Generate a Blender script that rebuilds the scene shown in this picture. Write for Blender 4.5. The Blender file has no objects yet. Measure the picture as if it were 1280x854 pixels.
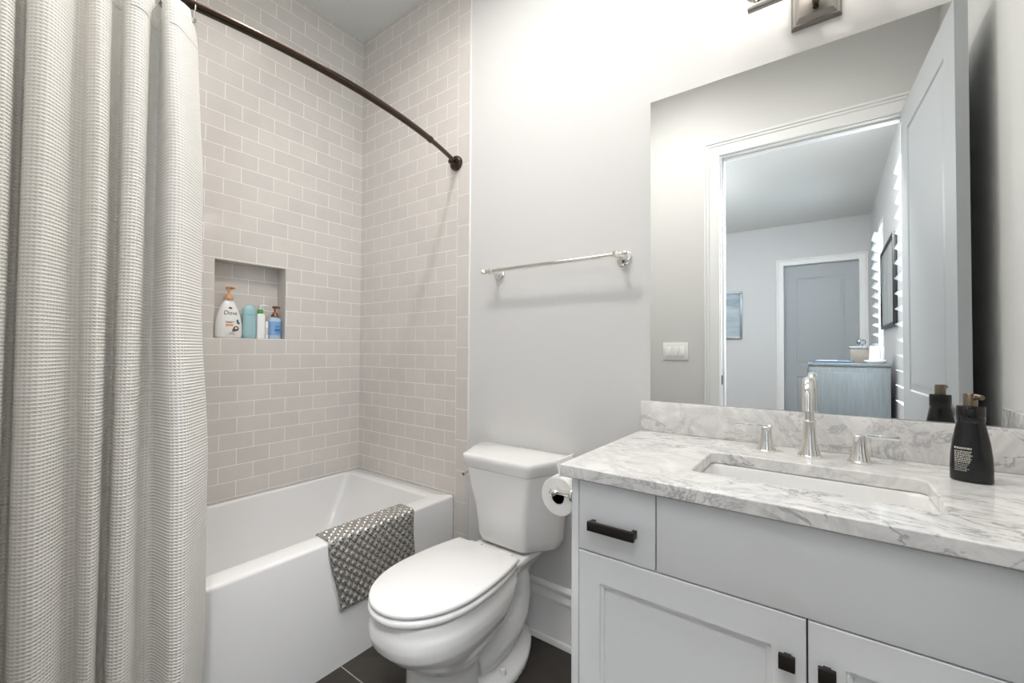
import bpy, bmesh, math, random
from math import pi, sin, cos, radians, sqrt
from mathutils import Vector, Matrix
random.seed(7)
SC = bpy.context.scene
COL = SC.collection

# ------------------------------------------------------------ camera, sky, lights, exposure
cam_d = bpy.data.cameras.new('camera'); cam_d.sensor_width = 36; cam_d.lens = 536.28 * 36 / 1280
cam_d.clip_start = 0.02
cam = bpy.data.objects.new('camera', cam_d); COL.objects.link(cam)
def look(yaw, pitch, roll, loc):
    f = Vector((-sin(yaw) * cos(pitch), cos(yaw) * cos(pitch), sin(pitch)))
    r = Vector((cos(yaw), sin(yaw), 0)); u = r.cross(f)
    r2 = r * cos(roll) + u * sin(roll); u2 = -r * sin(roll) + u * cos(roll)
    M = Matrix(((r2.x, u2.x, -f.x, loc[0]), (r2.y, u2.y, -f.y, loc[1]), (r2.z, u2.z, -f.z, loc[2]), (0, 0, 0, 1)))
    return M
cam.matrix_world = look(radians(36.435), radians(1.0665), radians(0.347), (2.2337, -1.5103, 1.1745))
SC.camera = cam

W = bpy.data.worlds.new('sky'); SC.world = W; W.use_nodes = True
W.node_tree.nodes['Background'].inputs[0].default_value = (0.78, 0.89, 1.0, 1)
W.node_tree.nodes['Background'].inputs[1].default_value = 2.0

def lamp(name, kind, loc, energy, color, rot=(0, 0, 0), **kw):
    d = bpy.data.lights.new(name, kind); d.energy = energy; d.color = color
    for k, v in kw.items(): setattr(d, k, v)
    o = bpy.data.objects.new(name, d); COL.objects.link(o); o.location = loc; o.rotation_euler = rot
    return o
CAN_W, DAY_W, BED_W, SOFT_W, DOOR_W = 11.5, 80.0, 38.0, 12.0, 85.0
lamp('recessed_lamp', 'AREA', (1.38, -0.82, 2.995), CAN_W, (1.0, 0.97, 0.935), shape='DISK', size=0.11)
lamp('ceiling_fill', 'AREA', (1.45, -0.74, 2.985), SOFT_W, (1.0, 0.98, 0.955), shape='RECTANGLE', size=1.9, size_y=0.85, spread=radians(142))  # added soft overhead fill that lifts the ambient level, not a fixture
lamp('doorway_fill', 'AREA', (2.22, -1.93, 3.02), DOOR_W, (0.97, 0.98, 1.0), shape='RECTANGLE', size=0.86, size_y=0.25)  # invented fill shining through the doorway onto the lower half of the bathroom
lamp('daylight_near', 'AREA', (2.98, -2.15, 1.65), DAY_W, (0.82, 0.91, 1.0), (0, radians(90), 0), shape='RECTANGLE', size=2.0, size_y=0.95)
lamp('daylight_far', 'AREA', (2.98, -4.68, 1.65), DAY_W, (0.82, 0.91, 1.0), (0, radians(90), 0), shape='RECTANGLE', size=2.0, size_y=0.6)
lamp('bedroom_fill', 'POINT', (0.6, -3.6, 2.6), BED_W, (0.93, 0.97, 1.0), shadow_soft_size=0.2)  # added point fill to brighten the bedroom, stands for no known lamp

vs = SC.view_settings
vs.view_transform = 'Standard'; vs.look = 'None'; vs.gamma = 1.0; vs.use_curve_mapping = False
vs.exposure = 0.13

# ------------------------------------------------------------ materials
def srgb(r, g, b):
    f = lambda c: (c / 255 / 12.92) if c / 255 <= 0.04045 else ((c / 255 + 0.055) / 1.055) ** 2.4
    return (f(r), f(g), f(b), 1)
class NT:
    def __init__(s, name):
        s.m = bpy.data.materials.new(name); s.m.use_nodes = True; s.t = s.m.node_tree
        s.b = s.t.nodes['Principled BSDF']
    def n(s, kind, **kw):
        nd = s.t.nodes.new(kind)
        for k, v in kw.items():
            if hasattr(nd, k): setattr(nd, k, v)
            else: nd.inputs[k].default_value = v
        return nd
    def l(s, a, b): s.t.links.new(a, b)
    def set(s, **kw):
        for k, v in kw.items(): s.b.inputs[k.replace('_', ' ')].default_value = v
    def math(s, op, a, b=None):
        nd = s.t.nodes.new('ShaderNodeMath'); nd.operation = op
        for i, v in enumerate((a, b)):
            if v is None: continue
            if isinstance(v, (int, float)): nd.inputs[i].default_value = v
            else: s.l(v, nd.inputs[i])
        return nd.outputs[0]
    def mix(s, fac, a, b):
        nd = s.t.nodes.new('ShaderNodeMix'); nd.data_type = 'RGBA'
        for i, v in ((0, fac), (6, a), (7, b)):
            if isinstance(v, (int, float, tuple)): nd.inputs[i].default_value = v
            else: s.l(v, nd.inputs[i])
        return nd.outputs[2]
def simple(name, col, rough=0.5, metal=0.0, var=0.03, scale=40, bump=0.0, spec=0.5, coat=0.0):
    """plain paint / glaze / metal with a faint procedural mottle"""
    k = NT(name); k.set(Roughness=rough, Metallic=metal)
    k.b.inputs['Specular IOR Level'].default_value = spec
    k.b.inputs['Coat Weight'].default_value = coat
    tc = k.n('ShaderNodeTexCoord'); nz = k.n('ShaderNodeTexNoise', Scale=scale, Detail=3.0)
    k.l(tc.outputs['Object'], nz.inputs['Vector'])
    dark = tuple(c * (1 - var) for c in col[:3]) + (1,); lite = tuple(min(1, c * (1 + var)) for c in col[:3]) + (1,)
    k.l(k.mix(nz.outputs[0], dark, lite), k.b.inputs['Base Color'])
    if bump:
        bp = k.n('ShaderNodeBump', Strength=bump, Distance=0.002); k.l(nz.outputs[0], bp.inputs['Height'])
        k.l(bp.outputs[0], k.b.inputs['Normal'])
    return k.m

def tile_mat(name, axis, off, c1, c2, grout, vertical=False):
    k = NT(name)
    tc = k.n('ShaderNodeTexCoord'); sp = k.n('ShaderNodeSeparateXYZ'); k.l(tc.outputs['Object'], sp.inputs[0])
    src = k.math('MULTIPLY', sp.outputs[1], -1.0) if axis == 'y' else sp.outputs[0]
    Wd, Hh = 0.14707, 0.073726
    if vertical:
        u = k.math('ADD', sp.outputs[2], 10 * Wd - 1.329)     # a single column of upright tiles
        u = k.math('ADD', u, 0.0); v = k.math('ADD', src, 1.0 - 0.7830); Hh = 1.0; ofs = 0.0
        v = k.math('MULTIPLY', v, 1.0)
    else:
        u = k.math('ADD', src, -off + Wd / 2 + 10 * Wd); v = k.math('ADD', sp.outputs[2], -0.48 + 20 * Hh); ofs = 0.5
    cb = k.n('ShaderNodeCombineXYZ'); k.l(u, cb.inputs[0]); k.l(v, cb.inputs[1])
    br = k.n('ShaderNodeTexBrick'); br.offset = ofs; br.offset_frequency = 2; br.squash = 1.0
    for nm, val in (('Color1', c1), ('Color2', c2), ('Mortar', grout), ('Scale', 1.0), ('Mortar Size', 0.0016), ('Mortar Smooth', 0.25),
                    ('Bias', 0.0), ('Brick Width', Wd), ('Row Height', Hh)): br.inputs[nm].default_value = val
    k.l(cb.outputs[0], br.inputs['Vector'])
    nz = k.n('ShaderNodeTexNoise', Scale=14.0, Detail=2.0); k.l(tc.outputs['Object'], nz.inputs['Vector'])
    tint = k.mix(nz.outputs[0], (0.93, 0.93, 0.94, 1), (1.04, 1.03, 1.02, 1))
    mul = k.n('ShaderNodeMix'); mul.data_type = 'RGBA'; mul.blend_type = 'MULTIPLY'; mul.inputs[0].default_value = 1.0
    k.l(br.outputs['Color'], mul.inputs[6]); k.l(tint, mul.inputs[7]); k.l(mul.outputs[2], k.b.inputs['Base Color'])
    rg = k.math('MULTIPLY_ADD', br.outputs['Fac'], 0.5); k.t.nodes[-1].inputs[2].default_value = 0.13; k.l(rg, k.b.inputs['Roughness'])
    # pillowed, very slightly wavy glaze
    h = k.math('SUBTRACT', k.math('MULTIPLY', nz.outputs[0], 0.25), br.outputs['Fac'])
    bp = k.n('ShaderNodeBump', Strength=0.35, Distance=0.0015); k.l(h, bp.inputs['Height']); k.l(bp.outputs[0], k.b.inputs['Normal'])
    return k.m

def marble_mat():
    k = NT('carrara_marble'); k.set(Roughness=0.12)
    tc = k.n('ShaderNodeTexCoord')
    n1 = k.n('ShaderNodeTexNoise', Scale=5.0, Detail=9.0, Roughness=0.62, Distortion=1.6); k.l(tc.outputs['Object'], n1.inputs['Vector'])
    mp = k.n('ShaderNodeMapping'); mp.inputs['Rotation'].default_value = (0.4, 0.7, 0.9); mp.inputs['Scale'].default_value = (1, 2.4, 1.3)
    k.l(tc.outputs['Object'], mp.inputs[0])
    n2 = k.n('ShaderNodeTexNoise', Scale=6.0, Detail=10.0, Roughness=0.66, Distortion=0.9); k.l(mp.outputs[0], n2.inputs['Vector'])
    n3 = k.n('ShaderNodeTexNoise', Scale=2.6, Detail=3.0); k.l(tc.outputs['Object'], n3.inputs['Vector'])
    def vein(src, w):
        a = k.math('ABSOLUTE', k.math('SUBTRACT', src, 0.5)); a = k.math('DIVIDE', a, w); a = k.math('MINIMUM', a, 1.0)
        return k.math('SUBTRACT', 1.0, a)
    v1 = k.math('POWER', vein(n2.outputs[0], 0.028), 1.4); v2 = k.math('POWER', vein(n1.outputs[0], 0.14), 1.5)
    msk = k.math('MULTIPLY_ADD', n3.outputs[0], 4.5); k.t.nodes[-1].inputs[2].default_value = -1.6
    msk = k.math('MINIMUM', k.math('MAXIMUM', msk, 0.08), 1.0)
    soft = k.mix(k.math('MULTIPLY', v2, 0.6), srgb(240, 238, 235), srgb(203, 203, 203))
    n4 = k.n('ShaderNodeTexNoise', Scale=34.0, Detail=5.0, Roughness=0.7); k.l(tc.outputs['Object'], n4.inputs['Vector'])
    sp = k.math('MULTIPLY_ADD', n4.outputs[0], 5.0); k.t.nodes[-1].inputs[2].default_value = -3.0
    sp = k.math('MINIMUM', k.math('MAXIMUM', sp, 0.0), 0.8)
    soft = k.mix(k.math('MULTIPLY', sp, msk), soft, srgb(142, 141, 142))
    k.l(k.mix(k.math('MULTIPLY', k.math('MULTIPLY', v1, msk), 0.8), soft, srgb(120, 119, 121)), k.b.inputs['Base Color'])
    return k.m

def slate_mat():
    k = NT('dark_slate_tile'); tc = k.n('ShaderNodeTexCoord')
    mp = k.n('ShaderNodeMapping'); mp.inputs['Location'].default_value = (5.095, 0.588 + 0.305 * 10, 0); k.l(tc.outputs['Object'], mp.inputs[0])
    br = k.n('ShaderNodeTexBrick'); br.offset = 0.5
    for nm, v in (('Scale', 1.0), ('Mortar Size', 0.002), ('Mortar Smooth', 0.1), ('Brick Width', 0.61), ('Row Height', 0.305), ('Bias', 0.0),
                  ('Color1', srgb(58, 54, 50)), ('Color2', srgb(50, 47, 44)), ('Mortar', srgb(165, 160, 152))): br.inputs[nm].default_value = v
    k.l(mp.outputs[0], br.inputs['Vector'])
    nz = k.n('ShaderNodeTexNoise', Scale=7.0, Detail=9.0, Roughness=0.72, Distortion=0.8); k.l(tc.outputs['Object'], nz.inputs['Vector'])
    mul = k.n('ShaderNodeMix'); mul.data_type = 'RGBA'; mul.blend_type = 'MULTIPLY'; mul.inputs[0].default_value = 1.0
    k.l(br.outputs['Color'], mul.inputs[6]); k.l(k.mix(nz.outputs[0], (0.0, 0.0, 0.0, 1), (1.9, 1.83, 1.74, 1)), mul.inputs[7])
    k.l(mul.outputs[2], k.b.inputs['Base Color']); k.set(Roughness=0.45)
    bp = k.n('ShaderNodeBump', Strength=0.3, Distance=0.002); k.l(nz.outputs[0], bp.inputs['Height']); k.l(bp.outputs[0], k.b.inputs['Normal'])
    return k.m

def waffle_mat():
    k = NT('waffle_weave_cotton'); k.set(Roughness=0.9)
    k.b.inputs['Specular IOR Level'].default_value = 0.2
    k.b.inputs['Sheen Weight'].default_value = 0.15
    uv = k.n('ShaderNodeUVMap'); uv.uv_map = 'UVMap'; sp = k.n('ShaderNodeSeparateXYZ'); k.l(uv.outputs[0], sp.inputs[0])
    f = 2 * pi / 0.0078
    a = k.math('SINE', k.math('MULTIPLY', sp.outputs[0], f)); b = k.math('SINE', k.math('MULTIPLY', sp.outputs[1], f))
    h = k.math('MAXIMUM', k.math('SUBTRACT', k.math('MULTIPLY', a, 0.55), 0.25), b)
    k.l(k.mix(k.math('MULTIPLY_ADD', h, 0.5), srgb(240, 236, 228), srgb(252, 250, 245)), k.b.inputs['Base Color'])
    k.t.nodes[-2].inputs[2].default_value = 0.5
    bp = k.n('ShaderNodeBump', Strength=0.6, Distance=0.0018); k.l(h, bp.inputs['Height']); k.l(bp.outputs[0], k.b.inputs['Normal'])
    tr = k.n('ShaderNodeBsdfTranslucent'); tr.inputs[0].default_value = srgb(238, 235, 228); k.l(bp.outputs[0], tr.inputs['Normal'])
    ms = k.n('ShaderNodeMixShader'); ms.inputs[0].default_value = 0.12; k.l(k.b.outputs[0], ms.inputs[1]); k.l(tr.outputs[0], ms.inputs[2])
    k.l(ms.outputs[0], k.t.nodes['Material Output'].inputs[0])
    return k.m

def mat_mat():
    k = NT('silver_vinyl'); k.set(Metallic=0.75, Roughness=0.24)
    uv = k.n('ShaderNodeUVMap'); uv.uv_map = 'UVMap'; sp = k.n('ShaderNodeSeparateXYZ'); k.l(uv.outputs[0], sp.inputs[0])
    # drain holes: one dark dot in every cell of the diamond lattice
    def frac(x): return k.math('SUBTRACT', k.math('FRACT', x), 0.5)
    P = 0.036
    p = k.math('DIVIDE', k.math('ADD', sp.outputs[0], sp.outputs[1]), P); q = k.math('DIVIDE', k.math('SUBTRACT', sp.outputs[0], sp.outputs[1]), P)
    fp, fq = frac(p), frac(q)
    d = k.math('SQRT', k.math('ADD', k.math('MULTIPLY', fp, fp), k.math('MULTIPLY', fq, fq)))
    hole = k.math('LESS_THAN', d, 0.09)
    k.l(k.mix(hole, srgb(192, 190, 186), srgb(30, 29, 28)), k.b.inputs['Base Color'])
    return k.m

def silver_wood_mat():
    k = NT('silvered_wood'); k.set(Metallic=0.35, Roughness=0.34)
    tc = k.n('ShaderNodeTexCoord'); mp = k.n('ShaderNodeMapping'); mp.inputs['Scale'].default_value = (60, 60, 2.5); k.l(tc.outputs['Object'], mp.inputs[0])
    nz = k.n('ShaderNodeTexNoise', Scale=2.0, Detail=6.0, Roughness=0.6); k.l(mp.outputs[0], nz.inputs['Vector'])
    k.l(k.mix(nz.outputs[0], srgb(108, 118, 124), srgb(156, 164, 168)), k.b.inputs['Base Color'])
    bp = k.n('ShaderNodeBump', Strength=0.25, Distance=0.001); k.l(nz.outputs[0], bp.inputs['Height']); k.l(bp.outputs[0], k.b.inputs['Normal'])
    return k.m

def canvas_mat(name, axis, cols, sc):
    k = NT(name); k.set(Roughness=0.7)
    tc = k.n('ShaderNodeTexCoord'); mp = k.n('ShaderNodeMapping'); mp.inputs['Scale'].default_value = sc; k.l(tc.outputs['Object'], mp.inputs[0])
    nz = k.n('ShaderNodeTexNoise', Scale=2.2, Detail=5.0, Distortion=0.8); k.l(mp.outputs[0], nz.inputs['Vector'])
    rp = k.n('ShaderNodeValToRGB'); k.l(nz.outputs[0], rp.inputs[0])
    e = rp.color_ramp.elements; e[0].position = 0.3; e[0].color = cols[0]; e[1].position = 0.7; e[1].color = cols[2]
    m_ = e.new(0.5); m_.color = cols[1]
    k.l(rp.outputs[0], k.b.inputs['Base Color'])
    return k.m

def glow(name, col, strength):
    k = NT(name); k.set(Roughness=0.4); k.b.inputs['Base Color'].default_value = (0.9, 0.88, 0.84, 1)
    k.b.inputs['Emission Color'].default_value = col; k.b.inputs['Emission Strength'].default_value = strength
    tc = k.n('ShaderNodeTexCoord'); nz = k.n('ShaderNodeTexNoise', Scale=20.0); k.l(tc.outputs['Object'], nz.inputs['Vector'])
    k.l(k.mix(nz.outputs[0], (0.88, 0.86, 0.82, 1), (0.92, 0.9, 0.87, 1)), k.b.inputs['Base Color'])
    return k.m
def glass(name, col=(0.95, 0.97, 1, 1), rough=0.02):
    k = NT(name); k.set(Roughness=rough, IOR=1.45); k.b.inputs['Transmission Weight'].default_value = 1.0
    k.b.inputs['Base Color'].default_value = col
    return k.m

PAINT = simple('wall_paint', srgb(218, 217, 215), 0.55, var=0.008, scale=25)
PAINT_B = simple('bedroom_paint', srgb(214, 214, 214), 0.6, var=0.008, scale=25)
CEIL = simple('ceiling_paint', srgb(226, 227, 224), 0.75, var=0.008)
TRIM = simple('trim_paint', srgb(240, 240, 239), 0.35, var=0.006)
DOORP = simple('door_paint', srgb(180, 184, 187), 0.38, var=0.006)
DOORG = simple('grey_door_paint', srgb(168, 173, 177), 0.4, var=0.01)
T1, T2, TG = srgb(219, 214, 207), srgb(213, 208, 202), srgb(246, 244, 240)
TILE_L = tile_mat('greige_subway_tile_long_wall', 'y', 0.0632, T1, T2, TG)
TILE_B = tile_mat('greige_subway_tile_end_wall', 'x', 0.0473, T1, T2, TG)
TILE_V = tile_mat('greige_tile_border', 'x', 0, T1, T2, TG, vertical=True)
TILE_P = simple('greige_tile_plain', srgb(209, 202, 196), 0.13, var=0.02, scale=12)
CAULK = simple('white_caulk', srgb(238, 236, 233), 0.45)
MARBLE = marble_mat()
SLATE = slate_mat()
BEDFL = simple('bedroom_floor_wood', srgb(120, 100, 82), 0.4, var=0.1, scale=5)
ACRYL = simple('white_acrylic', srgb(240, 239, 238), 0.16, var=0.004, coat=0.3)
CHINA = simple('white_vitreous_china', srgb(240, 239, 237), 0.07, var=0.004, coat=0.5)
SEATP = simple('white_seat_plastic', srgb(240, 239, 238), 0.2, var=0.004)
CAB = simple('cabinet_paint', srgb(229, 230, 230), 0.38, var=0.005)
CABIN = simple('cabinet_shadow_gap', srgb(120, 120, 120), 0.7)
CHROME = simple('polished_nickel', (0.86, 0.85, 0.82, 1), 0.05, 1.0, var=0.01)
BLACKM = simple('dark_bronze_pull', srgb(46, 42, 40), 0.35, 0.6, var=0.15, scale=90, bump=0.05)
BRONZE = simple('oil_rubbed_bronze', srgb(74, 62, 54), 0.22, 0.9, var=0.1, scale=60)
NICKEL = simple('brushed_nickel', srgb(150, 146, 140), 0.3, 0.9, var=0.05)
MIRROR = simple('mirror_silver', (0.90, 0.92, 0.91, 1), 0.0, 1.0, var=0.0)
MEDGE = simple('mirror_edge', srgb(190, 200, 196), 0.2)
WAFFLE = waffle_mat()
MATM = mat_mat()
SILVER = silver_wood_mat()
PAPER = simple('tissue_paper', srgb(244, 243, 240), 0.9, var=0.02, scale=60, bump=0.15)
CARD = simple('cardboard_core', srgb(140, 112, 88), 0.9, var=0.05)
PLASTW = simple('white_bottle_plastic', srgb(243, 242, 240), 0.25)
PEACH = simple('peach_pump_plastic', srgb(216, 160, 112), 0.35)
TEAL = simple('aqua_bottle_plastic', srgb(164, 202, 207), 0.3)
TEALD = simple('aqua_dark_print', srgb(98, 160, 170), 0.35)
GREENP = simple('green_cap_plastic', srgb(70, 168, 86), 0.35)
BLUEL = simple('blue_bottle_label', srgb(132, 172, 216), 0.35)
BLUED = simple('blue_label_print', srgb(60, 110, 180), 0.4)
BLUEC = simple('pale_blue_bottle', srgb(190, 214, 232), 0.15)
COPPER = simple('copper_pump_plastic', srgb(134, 92, 66), 0.3, 0.5)
BLACKB = simple('satin_black_bottle', srgb(19, 20, 23), 0.24, var=0.05)
BLACKC = simple('gloss_black_collar', srgb(14, 14, 15), 0.12)
GOLDP = simple('dark_gold_pump', srgb(120, 108, 92), 0.25, 0.9)
INK = simple('black_ink', srgb(40, 40, 44), 0.5)
INKBR = simple('brown_ink', srgb(110, 72, 56), 0.5)
INKOR = simple('orange_ink', srgb(232, 160, 96), 0.5)
INKGR = simple('dark_green_ink', srgb(56, 96, 92), 0.5)
INKW = simple('pale_print', srgb(190, 186, 178), 0.5)
SWITCHP = simple('white_switch_plastic', srgb(244, 244, 242), 0.3)
BLACKF = simple('black_frame', srgb(30, 30, 32), 0.4)
SILVF = simple('silver_frame', srgb(150, 158, 164), 0.3, 0.6)
ART1 = canvas_mat('pale_blue_abstract', 'x', (srgb(150, 165, 176), srgb(178, 190, 198), srgb(205, 212, 214)), (1, 1, 4))
ART2 = canvas_mat('grey_streaked_abstract', 'y', (srgb(150, 156, 158), srgb(172, 176, 176), srgb(190, 192, 190)), (1, 6, 1))
SHUT = simple('white_shutter_paint', srgb(246, 247, 248), 0.4)
BLUEG = simple('blue_tray_glaze', srgb(96, 130, 160), 0.15)
BOXG = simple('champagne_box', srgb(158, 150, 140), 0.3, 0.3, var=0.06)
CRYST = glass('crystal', (0.85, 0.93, 1, 1))
BULB_G = glow('lit_globe_bulb', (1.0, 0.95, 0.88, 1), 10.0)
LENS_G = glow('lit_lens', (1.0, 0.96, 0.9, 1), 6.0)
BLANK = simple('grey_enamel', srgb(205, 206, 206), 0.3)

# ------------------------------------------------------------ mesh helpers
def B(): return bmesh.new()
def merge(dst, src, mi=0):
    me = bpy.data.meshes.new('tmp'); src.to_mesh(me); n0 = len(dst.faces); dst.from_mesh(me)
    dst.faces.ensure_lookup_table()
    for f in dst.faces[n0:]: f.material_index = mi
    bpy.data.meshes.remove(me); src.free(); return dst
def box(bm, x0, x1, y0, y1, z0, z1, bev=0.0, seg=2, mi=0, rotz=0.0, M=None):
    t = B(); bmesh.ops.create_cube(t, size=1.0)
    cx, cy, cz = (x0 + x1) / 2, (y0 + y1) / 2, (z0 + z1) / 2
    for v in t.verts: v.co = Vector((v.co.x * (x1 - x0), v.co.y * (y1 - y0), v.co.z * (z1 - z0)))
    if bev: bmesh.ops.bevel(t, geom=list(t.edges), offset=bev, segments=seg, affect='EDGES', profile=0.5)
    R_ = Matrix.Rotation(rotz, 3, 'Z')
    for v in t.verts: v.co = R_ @ v.co + Vector((cx, cy, cz))
    if M is not None: bmesh.ops.transform(t, matrix=M, verts=t.verts)
    return merge(bm, t, mi)
def loft(bm, loops, cap0=True, cap1=True, closed=True, mi=0):
    t = B(); rows = [[t.verts.new(p) for p in lp] for lp in loops]; n = len(rows[0])
    for a, b in zip(rows, rows[1:]):
        for i in range(n if closed else n - 1):
            j = (i + 1) % n
            try: t.faces.new((a[i], a[j], b[j], b[i]))
            except ValueError: pass
    if cap0: t.faces.new(list(reversed(rows[0])))
    if cap1: t.faces.new(rows[-1])
    bmesh.ops.recalc_face_normals(t, faces=t.faces)
    return merge(bm, t, mi)
def rrect(x0, x1, y0, y1, r, z, n=6):
    pts = []
    for cx, cy, a0 in ((x1 - r, y1 - r, 0), (x0 + r, y1 - r, pi / 2), (x0 + r, y0 + r, pi), (x1 - r, y0 + r, 1.5 * pi)):
        for i in range(n + 1):
            a = a0 + pi / 2 * i / n; pts.append((cx + r * cos(a), cy + r * sin(a), z))
    return pts
def lathe(bm, prof, c=(0, 0, 0), axis='z', n=32, mi=0, sx=1.0, sy=1.0):
    loops = []
    for r, h in prof:
        lp = []
        for i in range(n):
            a = 2 * pi * i / n; p = (max(r, 1e-5) * cos(a) * sx, max(r, 1e-5) * sin(a) * sy, h)
            if axis == 'x': p = (p[2], p[0], p[1])
            elif axis == 'y': p = (p[0], p[2], p[1])
            lp.append((p[0] + c[0], p[1] + c[1], p[2] + c[2]))
        loops.append(lp)
    return loft(bm, loops, mi=mi)
def tube(bm, path, r, n=16, mi=0, caps=True):
    P = [Vector(p) for p in path]; loops = []; up = None
    rr = r if isinstance(r, (list, tuple)) else [r] * len(P)
    for i, p in enumerate(P):
        t = (P[min(i + 1, len(P) - 1)] - P[max(i - 1, 0)]).normalized()
        if up is None:
            up = Vector((0, 0, 1)) if abs(t.z) < 0.9 else Vector((0, 1, 0))
        u = (up - t * up.dot(t)).normalized(); up = u; w = t.cross(u)
        loops.append([tuple(p + (u * cos(2 * pi * k / n) + w * sin(2 * pi * k / n)) * rr[i]) for k in range(n)])
    return loft(bm, loops, caps, caps, mi=mi)
def torus(bm, c, R, r, axis='y', n=28, m=10, sz=1.0, mi=0):
    t = B(); rows = []
    for i in range(n):
        a = 2 * pi * i / n; row = []
        for j in range(m):
            b = 2 * pi * j / m; x = (R + r * cos(b)) * cos(a); y = (R + r * cos(b)) * sin(a) * sz; h = r * sin(b)
            p = {'y': (x, h, y), 'x': (h, x, y), 'z': (x, y, h)}[axis]
            row.append(t.verts.new((p[0] + c[0], p[1] + c[1], p[2] + c[2])))
        rows.append(row)
    for i in range(n):
        for j in range(m):
            t.faces.new((rows[i][j], rows[(i + 1) % n][j], rows[(i + 1) % n][(j + 1) % m], rows[i][(j + 1) % m]))
    bmesh.ops.recalc_face_normals(t, faces=t.faces)
    return merge(bm, t, mi)
def sheet(fn, nu, nv, uvfn):
    bm = B(); uvl = bm.loops.layers.uv.new('UVMap')
    V = [[bm.verts.new(fn(i / nu, j / nv)) for j in range(nv + 1)] for i in range(nu + 1)]
    for i in range(nu):
        for j in range(nv):
            f = bm.faces.new((V[i][j], V[i + 1][j], V[i + 1][j + 1], V[i][j + 1]))
            for lp, (a, b) in zip(f.loops, ((i, j), (i + 1, j), (i + 1, j + 1), (i, j + 1))): lp[uvl].uv = uvfn(a / nu, b / nv)
    return bm

# ------------------------------------------------------------ object helpers
ROOT = {}
def thing(name, label, cat, loc=(0, 0, 0), group=None, kind=None):
    o = bpy.data.objects.new(name, None); o.empty_display_size = 0.05; COL.objects.link(o); o.location = loc
    if label: o['label'] = label
    if cat: o['category'] = cat
    if group: o['group'] = group
    if kind: o['kind'] = kind
    ROOT[o.name] = Vector(loc); return o
def obj(name, bm, mats, parent=None, loc=None, label=None, cat=None, group=None, kind=None, smooth=38, flip=False):
    org = Vector(loc) if loc else (ROOT[parent.name] if parent else Vector((0, 0, 0)))
    bmesh.ops.translate(bm, vec=-org, verts=bm.verts)
    me = bpy.data.meshes.new(name); bm.to_mesh(me); bm.free()
    for m in (mats if isinstance(mats, (list, tuple)) else [mats]): me.materials.append(m)
    if smooth is not None:
        me.shade_smooth(); me.set_sharp_from_angle(angle=radians(smooth))
    o = bpy.data.objects.new(name, me); COL.objects.link(o)
    if parent: o.parent = parent; ROOT[o.name] = org
    else: o.location = org; ROOT[o.name] = org
    if label: o['label'] = label
    if cat: o['category'] = cat
    if group: o['group'] = group
    if kind: o['kind'] = kind
    return o
def struct(name, bm, mats, label=None, cat=None, smooth=38): return obj(name, bm, mats, kind='structure', label=label, cat=cat, smooth=smooth)
def text_bm(s, size, fn, depth=0.0004):
    """lettering as a mesh; fn maps flat (u, v, w) to the place on the thing"""
    cu = bpy.data.curves.new('lettering', 'FONT'); cu.body = s; cu.size = size; cu.align_x = 'CENTER'; cu.extrude = depth; cu.resolution_u = 3
    t = bpy.data.objects.new('lettering', cu); COL.objects.link(t)
    dg = bpy.context.evaluated_depsgraph_get(); me = bpy.data.meshes.new_from_object(t.evaluated_get(dg))
    bpy.data.objects.remove(t); bpy.data.curves.remove(cu)
    bm = B(); bm.from_mesh(me); bpy.data.meshes.remove(me)
    for v in bm.verts: v.co = Vector(fn(v.co.x, v.co.y, v.co.z))
    return bm

# ============================================================ SETTING
CZ = 3.012          # bathroom ceiling
WY = 0.005          # painted part of the back wall, a hair behind the tile
XR = 2.70           # right wall
YF = -1.53          # doorway wall, bathroom face
YF2 = -1.65         # doorway wall, bedroom face
NY0, NY1, NZ0, NZ1, ND = -0.755, -0.437, 1.219, 1.580, 0.085   # shampoo niche

bm = B()
box(bm, -0.15, 0, NY1, 0.1, 0, CZ); box(bm, -0.15, 0, YF, NY0, 0, CZ)
box(bm, -0.15, 0, NY0, NY1, 0, NZ0); box(bm, -0.15, 0, NY0, NY1, NZ1, CZ)
box(bm, -0.15, -ND, NY0, NY1, NZ0, NZ1)
e = 0.0015   # plain glazed lining of the niche: cheeks, sill, head
box(bm, -ND, 0.0005, NY0, NY0 + e, NZ0, NZ1, mi=1); box(bm, -ND, 0.0005, NY1 - e, NY1, NZ0, NZ1, mi=1)
box(bm, -ND, 0.0005, NY0, NY1, NZ0, NZ0 + e, mi=1); box(bm, -ND, 0.0005, NY0, NY1, NZ1 - e, NZ1, mi=1)
struct('wall_left', bm, [TILE_L, TILE_P], 'greige glossy subway tile wall above the bathtub with a niche', 'wall', None)
bm = B(); box(bm, 0, 0.7825, 0, 0.12, 0, CZ)
struct('wall_back_tiled', bm, TILE_B, 'greige subway tile wall at the end of the bathtub', 'wall', None)
bm = B(); box(bm, 0.7825, 0.8585, 0, 0.12, 0, CZ)
struct('wall_back_border', bm, TILE_V, 'single column of upright tiles edging the tiled end wall', 'wall', None)
bm = B(); box(bm, 0.8585, 0.8660, 0.0, 0.12, 0, CZ, 0.002)
struct('trim_1', bm, CAULK, 'white caulk strip between tile border and painted wall', 'trim')
bm = B(); box(bm, 0.866, XR + 0.12, WY, 0.12, 0, CZ)
struct('wall_back', bm, PAINT, 'pale grey painted wall behind toilet and vanity', 'wall', None)
bm = B(); box(bm, XR, XR + 0.12, YF, 0.12, 0, CZ)
struct('wall_right', bm, PAINT, 'pale grey painted wall at the right end of the vanity', 'wall', None)
OX0, OX1, OZ = 1.675, 2.56, 2.44     # doorway opening
bm = B()
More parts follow.
